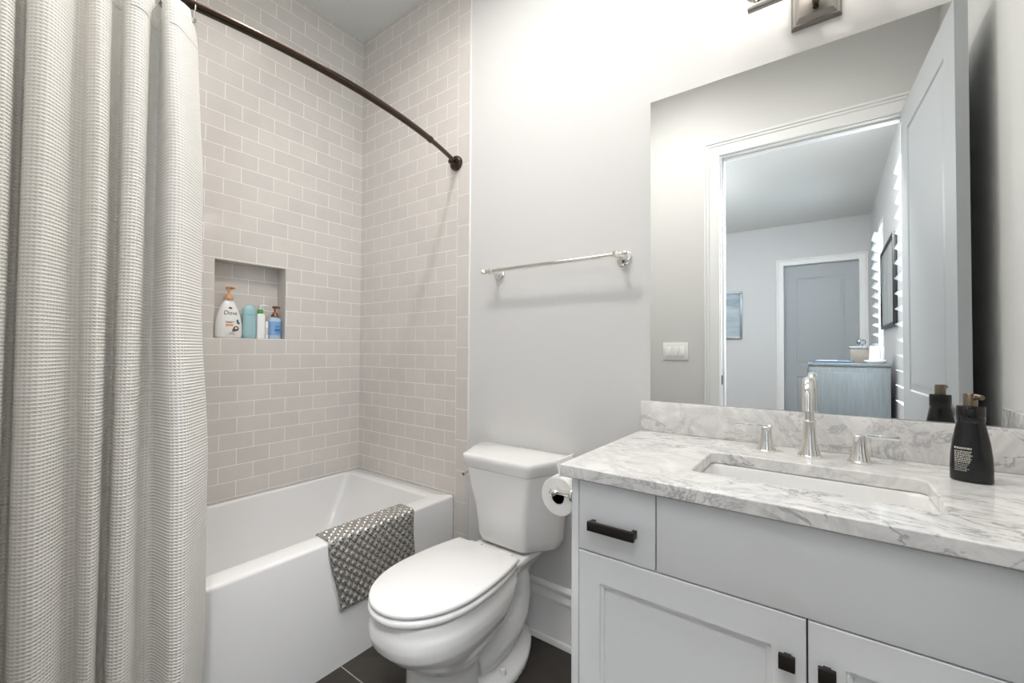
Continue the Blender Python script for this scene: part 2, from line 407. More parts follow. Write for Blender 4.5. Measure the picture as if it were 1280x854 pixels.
box(bm, -0.15, OX0 - 0.02, YF2, YF, 0, CZ); box(bm, OX1 + 0.02, XR + 0.12, YF2, YF, 0, CZ); box(bm, OX0 - 0.02, OX1 + 0.02, YF2, YF, OZ + 0.02, CZ)
struct('wall_front', bm, PAINT, 'pale grey wall with the doorway, seen in the mirror', 'wall', None)
bm = B(); box(bm, -0.15, XR + 0.12, YF2, 0.12, CZ, CZ + 0.1)
struct('ceiling', bm, CEIL, 'pale grey bathroom ceiling', 'ceiling', None)
bm = B(); box(bm, -0.15, XR + 0.12, YF2, 0.12, -0.1, 0)
struct('floor', bm, SLATE, 'dark slate floor tiles with pale grout lines', 'floor', None)

# baseboard with a moulded cap and a shoe moulding
def prof_x(bm, prof, x0, x1, y, s=1):   # profile (depth, height) swept along x; s = direction out of the wall (-1 = towards -y)
    loft(bm, [[(x, y + s * d, h) for d, h in prof] for x in (x0, x1)])
def prof_y(bm, prof, y0, y1, x, s=1):
    loft(bm, [[(x + s * d, y, h) for d, h in prof] for y in (y0, y1)])
BASEP = [(0, 0), (0.026, 0), (0.026, 0.010), (0.022, 0.019), (0.016, 0.022), (0.015, 0.024), (0.015, 0.168), (0.019, 0.171), (0.019, 0.182), (0.013, 0.190), (0.012, 0.206),
         (0.017, 0.210), (0.017, 0.218), (0.010, 0.226), (0.006, 0.230), (0, 0.230)]
bm = B(); prof_x(bm, BASEP, 0.868, 1.722, WY, -1); struct('baseboard_back', bm, TRIM, 'white moulded baseboard behind the toilet', 'baseboard')
bm = B(); prof_x(bm, BASEP, 0.80, OX0 - 0.095, YF, 1); struct('baseboard_front', bm, TRIM, 'white moulded baseboard beside the doorway', 'baseboard')
# door casing and jamb (seen in the mirror)
CASP = [(0, 0), (0, 0.016), (0.058, 0.017), (0.062, 0.022), (0.068, 0.022), (0.071, 0.018), (0.076, 0.018), (0.080, 0.026), (0.090, 0.026), (0.093, 0.022), (0.095, 0)]
def casing(bm, x0, x1, z1, y, s):       # mitred casing around an opening; w = outward across the face, d = thickness
    t = []
    for w, d in CASP: t.append([(x0 - w, y + s * d, 0), (x0 - w, y + s * d, z1 + w), (x1 + w, y + s * d, z1 + w), (x1 + w, y + s * d, 0)])
    loft(bm, [[row[i] for row in t] for i in range(4)])
bm = B(); casing(bm, OX0 - 0.006, OX1 + 0.006, OZ + 0.006, YF, 1); struct('trim_2', bm, TRIM, 'white moulded casing around the doorway, bathroom side', 'trim')
bm = B()
for x0, x1 in ((OX0 - 0.02, OX0), (OX1, OX1 + 0.02)): box(bm, x0, x1, YF2, YF, 0, OZ + 0.02)
box(bm, OX0, OX1, YF2, YF, OZ, OZ + 0.02)
box(bm, OX0, OX0 + 0.012, YF2 + 0.03, YF - 0.038, 0, OZ, 0.002); box(bm, OX0, OX1, YF2 + 0.03, YF - 0.038, OZ - 0.012, OZ, 0.002)
struct('trim_3', bm, TRIM, 'white door jamb with stop lining the doorway', 'trim')

# panelled doors
def panel_door(name, w, h, t, mat_, panels, label, knob=None):
    """door in its own frame: hinge edge at x=0, width along +x, faces at y=0 and y=t"""
    bm = B(); box(bm, 0, w, 0.007, t - 0.007, 0, h)
    xs = (0.0, panels[0][0], panels[0][1], w)
    for face in (0, 1):
        y0, y1 = (0, 0.0071) if face == 0 else (t - 0.0071, t)
        box(bm, 0, xs[1], y0, y1, 0, h, 0); box(bm, xs[2], w, y0, y1, 0, h, 0)
        zs = [0]
        for p in panels: zs += [p[2], p[3]]
        zs.append(h)
        for i in range(0, len(zs), 2): box(bm, xs[1], xs[2], y0, y1, zs[i], zs[i + 1], 0)
        for x0, x1, z0, z1 in panels:        # ogee sticking and raised field
            sgn = 1 if face == 0 else -1; yb = 0 if face == 0 else t
            lp = []
            for ins, dep in ((0, 0), (0.006, 0.001), (0.012, 0.0062), (0.030, 0.0068), (0.040, 0.0035), (0.055, 0.0030)):
                lp.append([(x0 + ins, yb + sgn * dep, z0 + ins), (x1 - ins, yb + sgn * dep, z0 + ins), (x1 - ins, yb + sgn * dep, z1 - ins), (x0 + ins, yb + sgn * dep, z1 - ins)])
            loft(bm, lp, False, True)
    o = obj(name, bm, mat_, kind='structure', label=label, cat='door', smooth=30)
    return o
DW = 0.864
d1 = panel_door('door_1', DW, 2.425, 0.035, DOORP, [(0.125, DW - 0.125, 0.22, 0.80), (0.125, DW - 0.125, 0.965, 2.29)], 'pale grey two-panel bathroom door standing open, seen in the mirror')
d1.location = (2.545, -1.50, 0.012)
d1.rotation_euler = (0, 0, math.atan2(0.86, 0.055))      # swung back towards the right wall
d1.scale = (1, -1, 1); 
for v in d1.data.vertices: v.co.y *= -1
d1.data.flip_normals(); d1.scale = (1, 1, 1)
bm = B()
lathe(bm, [(0.026, 0.0), (0.026, 0.006), (0.011, 0.010), (0.011, 0.032), (0.020, 0.036), (0.026, 0.048), (0.022, 0.060), (0.004, 0.064)], (DW - 0.07, 0.0, 0.95), 'y', 24)
kb = obj('door_knob', bm, NICKEL); kb.parent = d1
bm = B()
box(bm, OX0 - 0.0005, OX0 + 0.0018, YF - 0.034, YF - 0.006, 0.955, 1.015, 0.0006)
struct('trim_4', bm, BRONZE, 'dark strike plate on the left door jamb', 'trim')

# ------------------------------------------------------------ bedroom beyond the doorway (seen in the mirror)
BX0, BYF, BZ = -1.2, -6.0, 3.04
WIN = [(-2.62, -1.80, 0.70, 2.60), (-4.96, -4.40, 0.70, 2.60)]
bm = B(); box(bm, BX0, 1.70 - 0.02, BYF - 0.12, BYF, 0, BZ); box(bm, 2.577 + 0.02, XR + 0.12, BYF - 0.12, BYF, 0, BZ); box(bm, 1.68, 2.597, BYF - 0.12, BYF, 2.46, BZ)
struct('wall_bedroom_far', bm, PAINT_B, 'pale grey far bedroom wall seen through the doorway', 'wall', None)
bm = B()
ys = [YF2]
box(bm, XR, XR + 0.12, WIN[0][1], YF2, 0, BZ); box(bm, XR, XR + 0.12, WIN[1][1], WIN[0][0], 0, BZ); box(bm, XR, XR + 0.12, BYF - 0.12, WIN[1][0], 0, BZ)
for y0, y1, z0, z1 in WIN: box(bm, XR, XR + 0.12, y0, y1, 0, z0); box(bm, XR, XR + 0.12, y0, y1, z1, BZ)
struct('wall_bedroom_right', bm, PAINT_B, 'bedroom window wall', 'wall', None)
bm = B(); box(bm, BX0 - 0.12, BX0, BYF - 0.12, YF2, 0, BZ); struct('wall_bedroom_left', bm, PAINT_B, 'bedroom wall opposite the windows', 'wall', None)
bm = B(); box(bm, BX0 - 0.12, -0.15, YF2, YF, 0, BZ); struct('wall_bedroom_near', bm, PAINT_B, 'bedroom side of the bathroom wall', 'wall', None)
bm = B(); box(bm, BX0 - 0.12, XR + 0.12, BYF - 0.12, YF2, BZ, BZ + 0.1); struct('ceiling_bedroom', bm, CEIL, 'pale bedroom ceiling', 'ceiling', None)
bm = B(); box(bm, BX0 - 0.12, XR + 0.12, BYF - 0.12, YF2, -0.1, 0); struct('floor_bedroom', bm, BEDFL, 'brown bedroom floor', 'floor', None)
bm = B(); casing(bm, 1.70, 2.577, 2.44, BYF, 1); struct('trim_5', bm, TRIM, 'white casing around the grey bedroom door', 'trim')
bm = B()
box(bm, 1.68, 1.70, BYF - 0.10, BYF, 0, 2.46); box(bm, 2.577, 2.597, BYF - 0.10, BYF, 0, 2.46); box(bm, 1.70, 2.577, BYF - 0.10, BYF, 2.44, 2.46)
struct('trim_6', bm, TRIM, 'white jamb of the grey bedroom door', 'trim')
d2 = panel_door('door_2', 0.873, 2.43, 0.035, DOORG, [(0.15, 0.72, 0.22, 0.80), (0.15, 0.72, 0.965, 2.24)], 'closed grey two-panel door in the far bedroom wall')
d2.location = (1.702, BYF - 0.095, 0.008)
for i, (y0, y1, z0, z1) in enumerate(WIN):
    w = thing('window_%d' % (i + 1), ['near bedroom window with open white plantation shutters beside the door', 'far bedroom window with open white plantation shutters beside the grey door'][i], 'window', (XR, (y0 + y1) / 2, z0), kind='structure')
    bm = B()
    for a, b, c, d in ((y0, y0 + 0.05, z0, z1), (y1 - 0.05, y1, z0, z1), (y0, y1, z0, z0 + 0.05), (y0, y1, z1 - 0.05, z1)): box(bm, XR + 0.06, XR + 0.11, a, b, c, d, 0.004)
    box(bm, XR + 0.07, XR + 0.10, y0, y1, (z0 + z1) / 2 - 0.02, (z0 + z1) / 2 + 0.02, 0.004)
    obj('sash', bm, TRIM, w)
    bm = B(); box(bm, XR + 0.083, XR + 0.087, y0 + 0.04, y1 - 0.04, z0 + 0.04, z1 - 0.04); obj('pane', bm, glass('window_glass_%d' % i), w)
    bm = B()
    for a, b, c, d in ((y0, y0 + 0.045, z0, z1), (y1 - 0.045, y1, z0, z1), (y0, y1, z0, z0 + 0.06), (y0, y1, z1 - 0.06, z1)): box(bm, XR - 0.005, XR + 0.025, a, b, c, d, 0.003)
    obj('shutter_frame', bm, SHUT, w)
    n = int((z1 - z0 - 0.16) / 0.108)
    for j in range(n):
        zc = z0 + 0.11 + j * 0.108
        lp = []
        for yy in (y0 + 0.047, y1 - 0.047):
            row = []
            for kx in range(16):
                a = 2 * pi * kx / 16; u_, v_ = 0.056 * cos(a), 0.0055 * sin(a)
                th = radians(-24); row.append((XR - (0.036, 0.018)[i] + u_ * cos(th) - v_ * sin(th), yy, zc + u_ * sin(th) + v_ * cos(th)))
            lp.append(row)
        bm = B(); loft(bm, lp); obj('louver', bm, SHUT, w)

# ============================================================ THINGS
# ---- bathtub
TX, TZ = 0.776, 0.474
t = thing('bathtub', 'white alcove bathtub with a flat apron beneath the tiled walls', 'bathtub', (0.39, -0.765, 0))
bm = B()
L_ = []
L_.append(rrect(0.003, TX, -1.524, -0.003, 0.003, 0.0, 5))
L_.append(rrect(0.003, TX, -1.524, -0.003, 0.003, TZ - 0.014, 5))
for i in range(1, 5):
    a = pi / 2 * i / 4; q = 0.012 * (1 - cos(a)); L_.append(rrect(0.003 + q * 0.2, TX - q, -1.524 + q * 0.2, -0.003 - q * 0.2, 0.004, TZ - 0.014 + 0.012 * sin(a), 5))
L_.append(rrect(0.030, 0.700, -1.435, -0.085, 0.03, TZ + 0.000, 5))
for i in range(1, 5):
    a = pi / 2 * i / 4; q = 0.011 * sin(a); L_.append(rrect(0.030 + q, 0.700 - q, -1.435 + q, -0.085 - q, 0.035, TZ - 0.011 * (1 - cos(a)), 5))
L_.append(rrect(0.055, 0.682, -1.410, -0.125, 0.06, TZ - 0.10, 5))
L_.append(rrect(0.085, 0.655, -1.37, -0.215, 0.09, TZ - 0.28, 5))
L_.append(rrect(0.105, 0.635, -1.34, -0.27, 0.10, TZ - 0.345, 5))
L_.append(rrect(0.150, 0.59, -1.28, -0.33, 0.09, TZ - 0.37, 5))
loft(bm, L_)
obj('tub_shell', bm, ACRYL, t, smooth=50)
bm = B(); lathe(bm, [(0.0, -0.002), (0.034, -0.002), (0.034, 0.004), (0.028, 0.007), (0.0, 0.007)], (0.37, -1.16, TZ - 0.368)); obj('drain', bm, CHROME, t)
bm = B(); tube(bm, [(0.001, -0.006, TZ + 0.003), (0.0065, -0.006, TZ + 0.003)], 0.001)
bm.free()

# ---- embossed bath mat draped over the tub rim
r = 0.016; xo = TX + 0.0045; zt = TZ + 0.0045; xin = 0.688
segs = []   # cross-section: up out of the basin, across the rim, down the apron
def mat_path(s):
    a_len = 0.012; b_len = xo - r - (xin); c_len = r * pi / 2
    if s < a_len: return Vector((xin - 0.004 * (1 - s / a_len), 0, zt - 0.006 * (1 - s / a_len) ** 2)), Vector((0, 0, 1))
    s -= a_len
    if s < b_len: return Vector((xin + s, 0, zt)), Vector((0, 0, 1))
    s -= b_len
    if s < c_len:
        a = s / r; return Vector((xo - r + r * sin(a), 0, zt - r + r * cos(a))), Vector((sin(a), 0, cos(a)))
    s -= c_len
    k = s / 0.26
    return Vector((xo + 0.006 * k * k, 0, zt - r - s)), Vector((1, 0, 0))
MAT_L = 0.012 + (xo - r - xin) + r * pi / 2 + 0.255
P_ = 0.036
def mat_fn(u, v):
    s = u * MAT_L; p, nrm = mat_path(s)
    skew = 0.045 * max(0, (s - 0.12) / 0.25)
    y = -0.645 + skew * (1 - v) + v * 0.397 + 0.004 * sin(s * 22 + 1)
    su, sv = s, v * 0.397
    fp = ((su + sv) / P_) % 1; fq = ((su - sv) / P_) % 1
    dome = sqrt(max(0.0, 1 - 4.2 * ((fp - .5) ** 2 + (fq - .5) ** 2)))
    hx = -1.0 if ((fp - .5) ** 2 + (fq - .5) ** 2) < 0.012 else 0
    edge = min(1, min(v, 1 - v, u * 2, (1 - u) * 1.2) / 0.02)
    return Vector((p.x, y, p.z)) + nrm * ((0.0062 * dome + 0.0016 * hx) * edge)
bm = sheet(mat_fn, 200, 200, lambda u, v: (u * MAT_L, v * 0.397))
bmesh.ops.recalc_face_normals(bm, faces=bm.faces)
o = obj('bath_mat', bm, MATM, loc=(TX, -0.445, 0.20), label='silver grey embossed vinyl bath mat draped over the front rim of the bathtub', cat='bath mat', smooth=80)
md = o.modifiers.new('thickness', 'SOLIDIFY'); md.thickness = 0.0025; md.offset = -1

# ---- curved shower rod
t = thing('shower_rod', 'dark bronze curved shower curtain rod spanning the bathtub', 'curtain rod', (0.777, -0.003, 2.08))
RZ, RX, BOW, RL = 2.08, 0.777, 0.142, 1.524
def rod(y):     # x on the bow at a given y
    Rr = (BOW ** 2 + (RL / 2) ** 2) / (2 * BOW); return RX + sqrt(max(0, Rr ** 2 - (y + RL / 2) ** 2)) - (Rr - BOW)
bm = B(); ysr = [-0.245 - (RL - 0.49) * i / 60 for i in range(61)]
tube(bm, [(rod(y), y, RZ) for y in ysr], 0.0128, 20); obj('rod_tube', bm, BRONZE, t)
for sgn in (0, 1):
    m_ = (lambda y: y) if sgn == 0 else (lambda y: -RL - y)
    bm = B(); tube(bm, [(rod(m_(-0.012 - 0.24 * i / 14)), m_(-0.012 - 0.24 * i / 14), RZ) for i in range(15)], 0.0102, 18); obj('rod_end_tube', bm, BRONZE, t)
    bm = B(); tube(bm, [(rod(m_(y)), m_(y), RZ) for y in (-0.236, -0.24, -0.256, -0.262)], [0.0128, 0.0142, 0.0142, 0.0128], 18); obj('collar', bm, BRONZE, t)
    bm = B(); d_ = -1 if sgn == 0 else 1; y0 = -0.0005 if sgn == 0 else -RL - 0.0035
    lathe(bm, [(0.0, 0.0), (0.036, 0.0), (0.036, d_ * 0.010), (0.033, d_ * 0.016), (0.028, d_ * 0.019), (0.018, d_ * 0.020), (0.016, d_ * 0.024), (0.0155, d_ * 0.045), (0.0, d_ * 0.046)], (RX + 0.002, y0, RZ), 'y', 32)
    obj('wall_flange', bm, BRONZE, t)

# ---- shower curtain: plan of its folds, hung from the rod (x, y), right edge first
FOLD = [(0.845, -1.035), (0.880, -1.062), (0.925, -1.100), (0.945, -1.128), (0.935, -1.152), (0.895, -1.160), (0.855, -1.166), (0.842, -1.176), (0.862, -1.196), (0.915, -1.212), (0.938, -1.232),
        (0.925, -1.252), (0.870, -1.252), (0.846, -1.258), (0.872, -1.272), (0.918, -1.284), (0.932, -1.300), (0.915, -1.314), (0.868, -1.316), (0.848, -1.322), (0.872, -1.336), (0.920, -1.352),
        (0.946, -1.378), (0.930, -1.402), (0.880, -1.404), (0.850, -1.408), (0.870, -1.418), (0.918, -1.424), (0.935, -1.438), (0.918, -1.452), (0.872, -1.454), (0.846, -1.460), (0.860, -1.474), (0.890, -1.486), (0.90, -1.500)]
def spline(P, t_):
    n = len(P) - 1; x = min(max(t_, 0), 1) * n; i = min(int(x), n - 1); f = x - i
    p = [P[max(0, i - 1)], P[i], P[i + 1], P[min(n, i + 2)]]
    return tuple(0.5 * ((2 * p[1][k]) + (-p[0][k] + p[2][k]) * f + (2 * p[0][k] - 5 * p[1][k] + 4 * p[2][k] - p[3][k]) * f * f + (-p[0][k] + 3 * p[1][k] - 3 * p[2][k] + p[3][k]) * f ** 3) for k in (0, 1))
NU = 260; FOLD = [(x if x > 0.90 else 0.90 - (0.90 - x) * (0.8 if i_ < 10 else 0.42 if i_ < 18 else 0.25), y - 0.038 * max(0, 1 - i_ / 7)) for i_, (x, y) in enumerate(FOLD)]
plan = [spline(FOLD, i / NU) for i in range(NU + 1)]
arc = [0.0]
for a, b in zip(plan, plan[1:]): arc.append(arc[-1] + sqrt((a[0] - b[0]) ** 2 + (a[1] - b[1]) ** 2))
CT, CB = 2.052, 0.06
HOLES = [0.028, 0.165, 0.275, 0.375, 0.50, 0.60, 0.72, 0.84, 0.95]   # eyelets along the header
def curt(u, v):
    i = int(round(u * NU)); x, y = plan[i]; z = CB + (CT - CB) * v
    mean = 0.893; top = max(0, (v - 0.80) / 0.20)
    x = mean + (x - mean) * (1 - 0.35 * top ** 1.5) + 0.006 * sin(3.1 * v + 9 * u) * (1 - v)
    right = max(0, 1 - u / 0.22)
    y += right * (0.004 * sin(pi * min(1, max(0, (0.92 - v) / 0.75))) - 0.022 * top + 0.012 * max(0, (0.3 - v) / 0.3) - 0.010 * max(0, (0.18 - v) / 0.18))
    sm = min(1, max(0, (0.62 - v) / 0.22)); y += right * (0.017 * sm * sm * (3 - 2 * sm) - 0.005 * (1 - sm) - 0.010 * max(0, (0.18 - v) / 0.18))
    y += 0.010 * sin(2.2 * v + 14 * u) * (1 - v) * (1 if u > 0.1 else u / 0.1)
    near = min(abs(u - h) for h in HOLES); z += (0.012 - min(0.012, near * 0.30)) * (1 if v > 0.999 else max(0, (v - 0.97) / 0.03))
    return Vector((x, y, z))
bm = sheet(curt, NU, 90, lambda u, v: (arc[int(round(u * NU))], v * (CT - CB)))
t = thing('shower_curtain', 'white waffle weave shower curtain gathered at the left end of the rod', 'shower curtain', (0.89, -1.27, CB))
o = obj('curtain_cloth', bm, WAFFLE, t, smooth=80)
md = o.modifiers.new('thickness', 'SOLIDIFY'); md.thickness = 0.0016; md.offset = 0
def on_header(u, z):
    v = (z - CB) / (CT - CB); return curt(u, v)
# stitched header band
bm = sheet(lambda u, v: curt(u, (CT - 0.075 - CB) / (CT - CB) + v * 0.0022) + Vector((0.0016, 0.0006, 0)), NU, 2, lambda u, v: (u, v))
ob_ = obj('header_seam', bm, WAFFLE, t, smooth=80); md = ob_.modifiers.new('thickness', 'SOLIDIFY'); md.thickness = 0.0016; md.offset = 1
for k_, h in enumerate(HOLES):
    p = on_header(h, CT - 0.018)
    bm = B(); torus(bm, (p.x, p.y, p.z), 0.0065, 0.0018, 'x', 18, 8); obj('eyelet', bm, NICKEL, t)
LB = ['chrome curtain ring nearest the free edge of the white curtain', 'second chrome curtain ring from the free edge of the curtain', 'third chrome curtain ring from the free edge of the curtain', 'fourth chrome curtain ring from the free edge of the curtain',
      'fifth chrome curtain ring from the free edge of the curtain', 'sixth chrome curtain ring from the free edge of the curtain', 'seventh chrome curtain ring from the free edge of the curtain', 'eighth chrome curtain ring from the free edge of the curtain', 'chrome curtain ring furthest from the free edge of the curtain']
for k_, h in enumerate(HOLES):
    p = on_header(h, CT - 0.018); q = Vector((rod(p.y), p.y, RZ)); path = []
    for i in range(25):      # a pear-shaped hook: over the rod and through the eyelet
        a = 2 * pi * i / 24
        c = (p + q) / 2; hh = (q.z - p.z) / 2 + 0.011
        wdt = 0.0175 * (0.62 + 0.38 * sin(a))
        ax = q.x + (p.x - q.x) * (0.5 - 0.5 * sin(a))
        path.append((ax + wdt * cos(a), p.y + 0.0015 * cos(a), c.z + 0.003 + hh * sin(a)))
    bm = B(); tube(bm, path, 0.0016, 8, caps=False)
    obj('curtain_ring', bm, CHROME, loc=(p.x, p.y, p.z - 0.01), label=LB[k_], cat='curtain ring', group='rings along the shower rod')

# ---- toilet
TXC = 1.197
t = thing('toilet', 'white two-piece elongated toilet with its lid closed, between bathtub and vanity', 'toilet', (TXC, -0.38, 0))
def egg(hw, tip, back, z, mid=-0.50, bw=None, e=2.3, n=28, cx=TXC):
    """closed outline: elongated bowl, tip at -y"""
    bw = hw if bw is None else bw; pts = []
    for i in range(n + 1):         # front half, right side round the tip to the left
        a = pi * i / n; c, s = cos(a), sin(a)
        pts.append((cx + hw * math.copysign(abs(c) ** (2 / e), c), mid + (tip - mid) * abs(s) ** (2 / e), z))
    m = 8
    for i in range(1, m + 1):      # back up the left side
        f = i / m; pts.append((cx - (hw + (bw - hw) * f * f), mid + (back - mid) * f, z))
    for i in range(1, m):
        f = i / m; pts.append((cx - bw + 2 * bw * f, back, z))
    for i in range(0, m):
        f = 1 - i / m; pts.append((cx + (hw + (bw - hw) * f * f), mid + (back - mid) * f, z))
    return pts
def egg_solid(bm, hw, tip, back, bw, z0, z1, rt, rb=0.004, e=2.3):
    L = []
    for rr_, zz in ((rb, z0), (0, z0 + rb), (0, z1 - rt), (rt * 0.29, z1 - rt * 0.29), (rt, z1)):
        L.append(egg(hw - rr_, tip + rr_, back - rr_, zz, bw=bw - rr_, e=e))
    loft(bm, L)
bm = B()
# rim + bowl on its front pedestal
loft(bm, [egg(0.120, -0.592, -0.43, 0.0, bw=0.115), egg(0.116, -0.588, -0.43, 0.06, bw=0.112), egg(0.114, -0.586, -0.43, 0.155, bw=0.110), egg(0.118, -0.592, -0.41, 0.178, bw=0.110), egg(0.132, -0.618, -0.36, 0.200, bw=0.112),
          egg(0.150, -0.658, -0.345, 0.228, bw=0.132), egg(0.166, -0.696, -0.33, 0.260, bw=0.146), egg(0.176, -0.722, -0.315, 0.290, bw=0.154), egg(0.1785, -0.731, -0.30, 0.318, bw=0.157), egg(0.177, -0.730, -0.288, 0.342, bw=0.156), egg(0.171, -0.723, -0.265, 0.362, bw=0.150), egg(0.169, -0.721, -0.245, 0.377, bw=0.134), egg(0.168, -0.720, -0.245, 0.386, bw=0.130)])
# deck under the tank and the back column
loft(bm, [rrect(TXC - 0.055, TXC + 0.055, -0.43, -0.055, 0.03, 0.0), rrect(TXC - 0.055, TXC + 0.055, -0.43, -0.055, 0.03, 0.20), rrect(TXC - 0.075, TXC + 0.075, -0.34, -0.04, 0.04, 0.31), rrect(TXC - 0.108, TXC + 0.108, -0.36, -0.018, 0.035, 0.356), rrect(TXC - 0.125, TXC + 0.125, -0.36, -0.012, 0.03, 0.378), rrect(TXC - 0.122, TXC + 0.122, -0.36, -0.015, 0.03, 0.396)])
# trapway bulging out of both sides
for s in (-1, 1):
    tube(bm, [(TXC + s * 0.036, -0.125, 0.345), (TXC + s * 0.042, -0.118, 0.28), (TXC + s * 0.046, -0.118, 0.22), (TXC + s * 0.05, -0.14, 0.165), (TXC + s * 0.052, -0.19, 0.125), (TXC + s * 0.054, -0.26, 0.102), (TXC + s * 0.054, -0.33, 0.092), (TXC + s * 0.050, -0.385, 0.088)],
         [0.046, 0.05, 0.051, 0.052, 0.053, 0.053, 0.052, 0.04], 18)
# foot with sloping top
loft(bm, [egg(0.142, -0.50, -0.035, 0.0, mid=-0.28, bw=0.055, e=2.6), egg(0.142, -0.50, -0.035, 0.022, mid=-0.28, bw=0.055, e=2.6), egg(0.136, -0.495, -0.04, 0.030, mid=-0.28, bw=0.052, e=2.6), egg(0.085, -0.47, -0.05, 0.062, mid=-0.28, bw=0.045, e=2.6)])
o = obj('bowl', bm, CHINA, t, smooth=180)
md = o.modifiers.new('weld', 'REMESH'); md.mode = 'VOXEL'; md.voxel_size = 0.005; md.use_smooth_shade = True
md = o.modifiers.new('soften', 'SMOOTH'); md.factor = 0.5; md.iterations = 5
bm = B(); lathe(bm, [(0.0, 0.0), (0.013, 0.0), (0.013, 0.008), (0.010, 0.016), (0.005, 0.019), (0.0, 0.0195)], (TXC + 0.112, -0.300, 0.040), n=20); obj('bolt_cap', bm, SEATP, t)
bm = B(); lathe(bm, [(0.0, 0.0), (0.013, 0.0), (0.013, 0.008), (0.010, 0.016), (0.005, 0.019), (0.0, 0.0195)], (TXC - 0.112, -0.300, 0.040), n=20); obj('bolt_cap', bm, SEATP, t)
bm = B(); egg_solid(bm, 0.1775, -0.742, -0.258, 0.143, 0.3885, 0.4135, 0.009, 0.008, e=2.06); obj('seat', bm, SEATP, t, smooth=60)
bm = B(); egg_solid(bm, 0.1755, -0.740, -0.252, 0.146, 0.4170, 0.4335, 0.007, 0.004, e=2.06); obj('seat_lid', bm, SEATP, t, smooth=60)
for s in (-1, 1):
    bm = B(); tube(bm, [(TXC + s * 0.045, -0.238, 0.415), (TXC + s * 0.100, -0.238, 0.415)], 0.010, 14); box(bm, TXC + s * 0.08 - 0.02, TXC + s * 0.08 + 0.02, -0.25, -0.222, 0.3965, 0.412, 0.004)
    obj('hinge', bm, SEATP, t)
def tankloop(hwb, hwf, yb, yf, z, r=0.02):
    c = [(hwb, yb), (hwb, yb - 0.055), (hwf, yf), (-hwf, yf), (-hwb, yb - 0.055), (-hwb, yb)]
    pts = []; n = len(c)
    for i in range(n):
        a, b, d = Vector(c[i - 1]), Vector(c[i]), Vector(c[(i + 1) % n])
        rr_ = r if i not in (0, 5) else 0.012
        u1, u2 = (a - b).normalized(), (d - b).normalized()
        p0, p1 = b + u1 * rr_, b + u2 * rr_
        for k in range(7):
            f = k / 6; p = p0 * (1 - f) ** 2 + b * 2 * f * (1 - f) + p1 * f * f; pts.append((TXC + 0.005 + p.x, p.y, z))
    return pts
bm = B()
loft(bm, [tankloop(0.165, 0.09, -0.03, -0.165, 0.400), tankloop(0.186, 0.104, -0.022, -0.178, 0.412), tankloop(0.193, 0.110, -0.02, -0.185, 0.44), tankloop(0.202, 0.122, -0.018, -0.195, 0.55), tankloop(0.212, 0.143, -0.016, -0.212, 0.66), tankloop(0.215, 0.150, -0.015, -0.217, 0.702)])
obj('tank', bm, CHINA, t, smooth=50)
bm = B()
loft(bm, [tankloop(0.214, 0.150, -0.012, -0.218, 0.7025), tankloop(0.219, 0.154, -0.010, -0.223, 0.708), tankloop(0.226, 0.160, -0.007, -0.231, 0.738), tankloop(0.227, 0.161, -0.006, -0.232, 0.750), tankloop(0.224, 0.158, -0.009, -0.229, 0.756), tankloop(0.217, 0.152, -0.016, -0.222, 0.7595)])
obj('tank_lid', bm, CHINA, t, smooth=50)
bm = B()
lathe(bm, [(0.0, 0.0), (0.016, 0.0), (0.016, -0.005), (0.010, -0.009), (0.008, -0.018), (0.0, -0.019)], (TXC + 0.005 - 0.198, -0.125, 0.652), 'x', 20)
tube(bm, [(TXC - 0.208, -0.125, 0.652), (TXC - 0.212, -0.135, 0.651), (TXC - 0.208, -0.165, 0.647)], [0.006, 0.0055, 0.0065], 12)
obj('flush_lever', bm, CHROME, t)

# ---- vanity cabinet
VX0, VX1, VF = 1.718, 2.688, -0.558     # left side, right side, front plane
VC = 2.199
t = thing('vanity_cabinet', 'off white bathroom vanity cabinet with shaker doors and black pulls', 'vanity', ((VX0 + VX1) / 2, -0.28, 0))
bm = B()
box(bm, VX0, VX0 + 0.019, VF, 0.0, 0, 0.863, 0.0012)
box(bm, VX1 - 0.019, VX1, VF, 0.0, 0, 0.863, 0.0012)
box(bm, VX0 + 0.019, VX1 - 0.019, VF + 0.075, VF + 0.090, 0, 0.10); box(bm, VX0 + 0.019, VX1 - 0.019, VF + 0.022, 0, 0.10, 0.118)
box(bm, VX0 + 0.019, VX1 - 0.019, -0.015, 0.0, 0.118, 0.863)
obj('carcass', bm, CAB, t)
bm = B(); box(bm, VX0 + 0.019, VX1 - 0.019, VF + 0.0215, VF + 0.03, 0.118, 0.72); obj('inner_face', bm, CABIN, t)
def slab(x0, x1, z0, z1, name): 
    b_ = B(); box(b_, x0, x1, VF, VF + 0.020, z0, z1, 0.0012); return obj(name, b_, CAB, t)
Z0D, Z1D = 0.690, 0.855
def pull(par, x, z, w, h, dep):
    b_ = B(); box(b_, x - w / 2, x + w / 2, VF - dep, VF - dep + 0.010, z - h / 2, z + h / 2, 0.0012)
    if w > 0.06:
        for s in (-1, 1): box(b_, x + s * (w / 2 - 0.006) - 0.005, x + s * (w / 2 - 0.006) + 0.005, VF - dep + 0.009, VF, z - h / 2 + 0.002, z + h / 2 - 0.002, 0.001)
    else: box(b_, x - 0.006, x + 0.006, VF - dep + 0.009, VF, z - 0.006, z + 0.006, 0.001)
    return obj('drawer_pull' if w > 0.06 else 'knob', b_, BLACKM, par, label='dark bronze bar pull' if w > 0.06 else 'dark bronze square knob')
dl = slab(VX0 + 0.021, 1.9245, Z0D, Z1D, 'drawer'); pull(dl, 1.829, 0.760, 0.113, 0.021, 0.028)
slab(1.9275, 2 * VC - 1.9275, Z0D, Z1D, 'false_front')
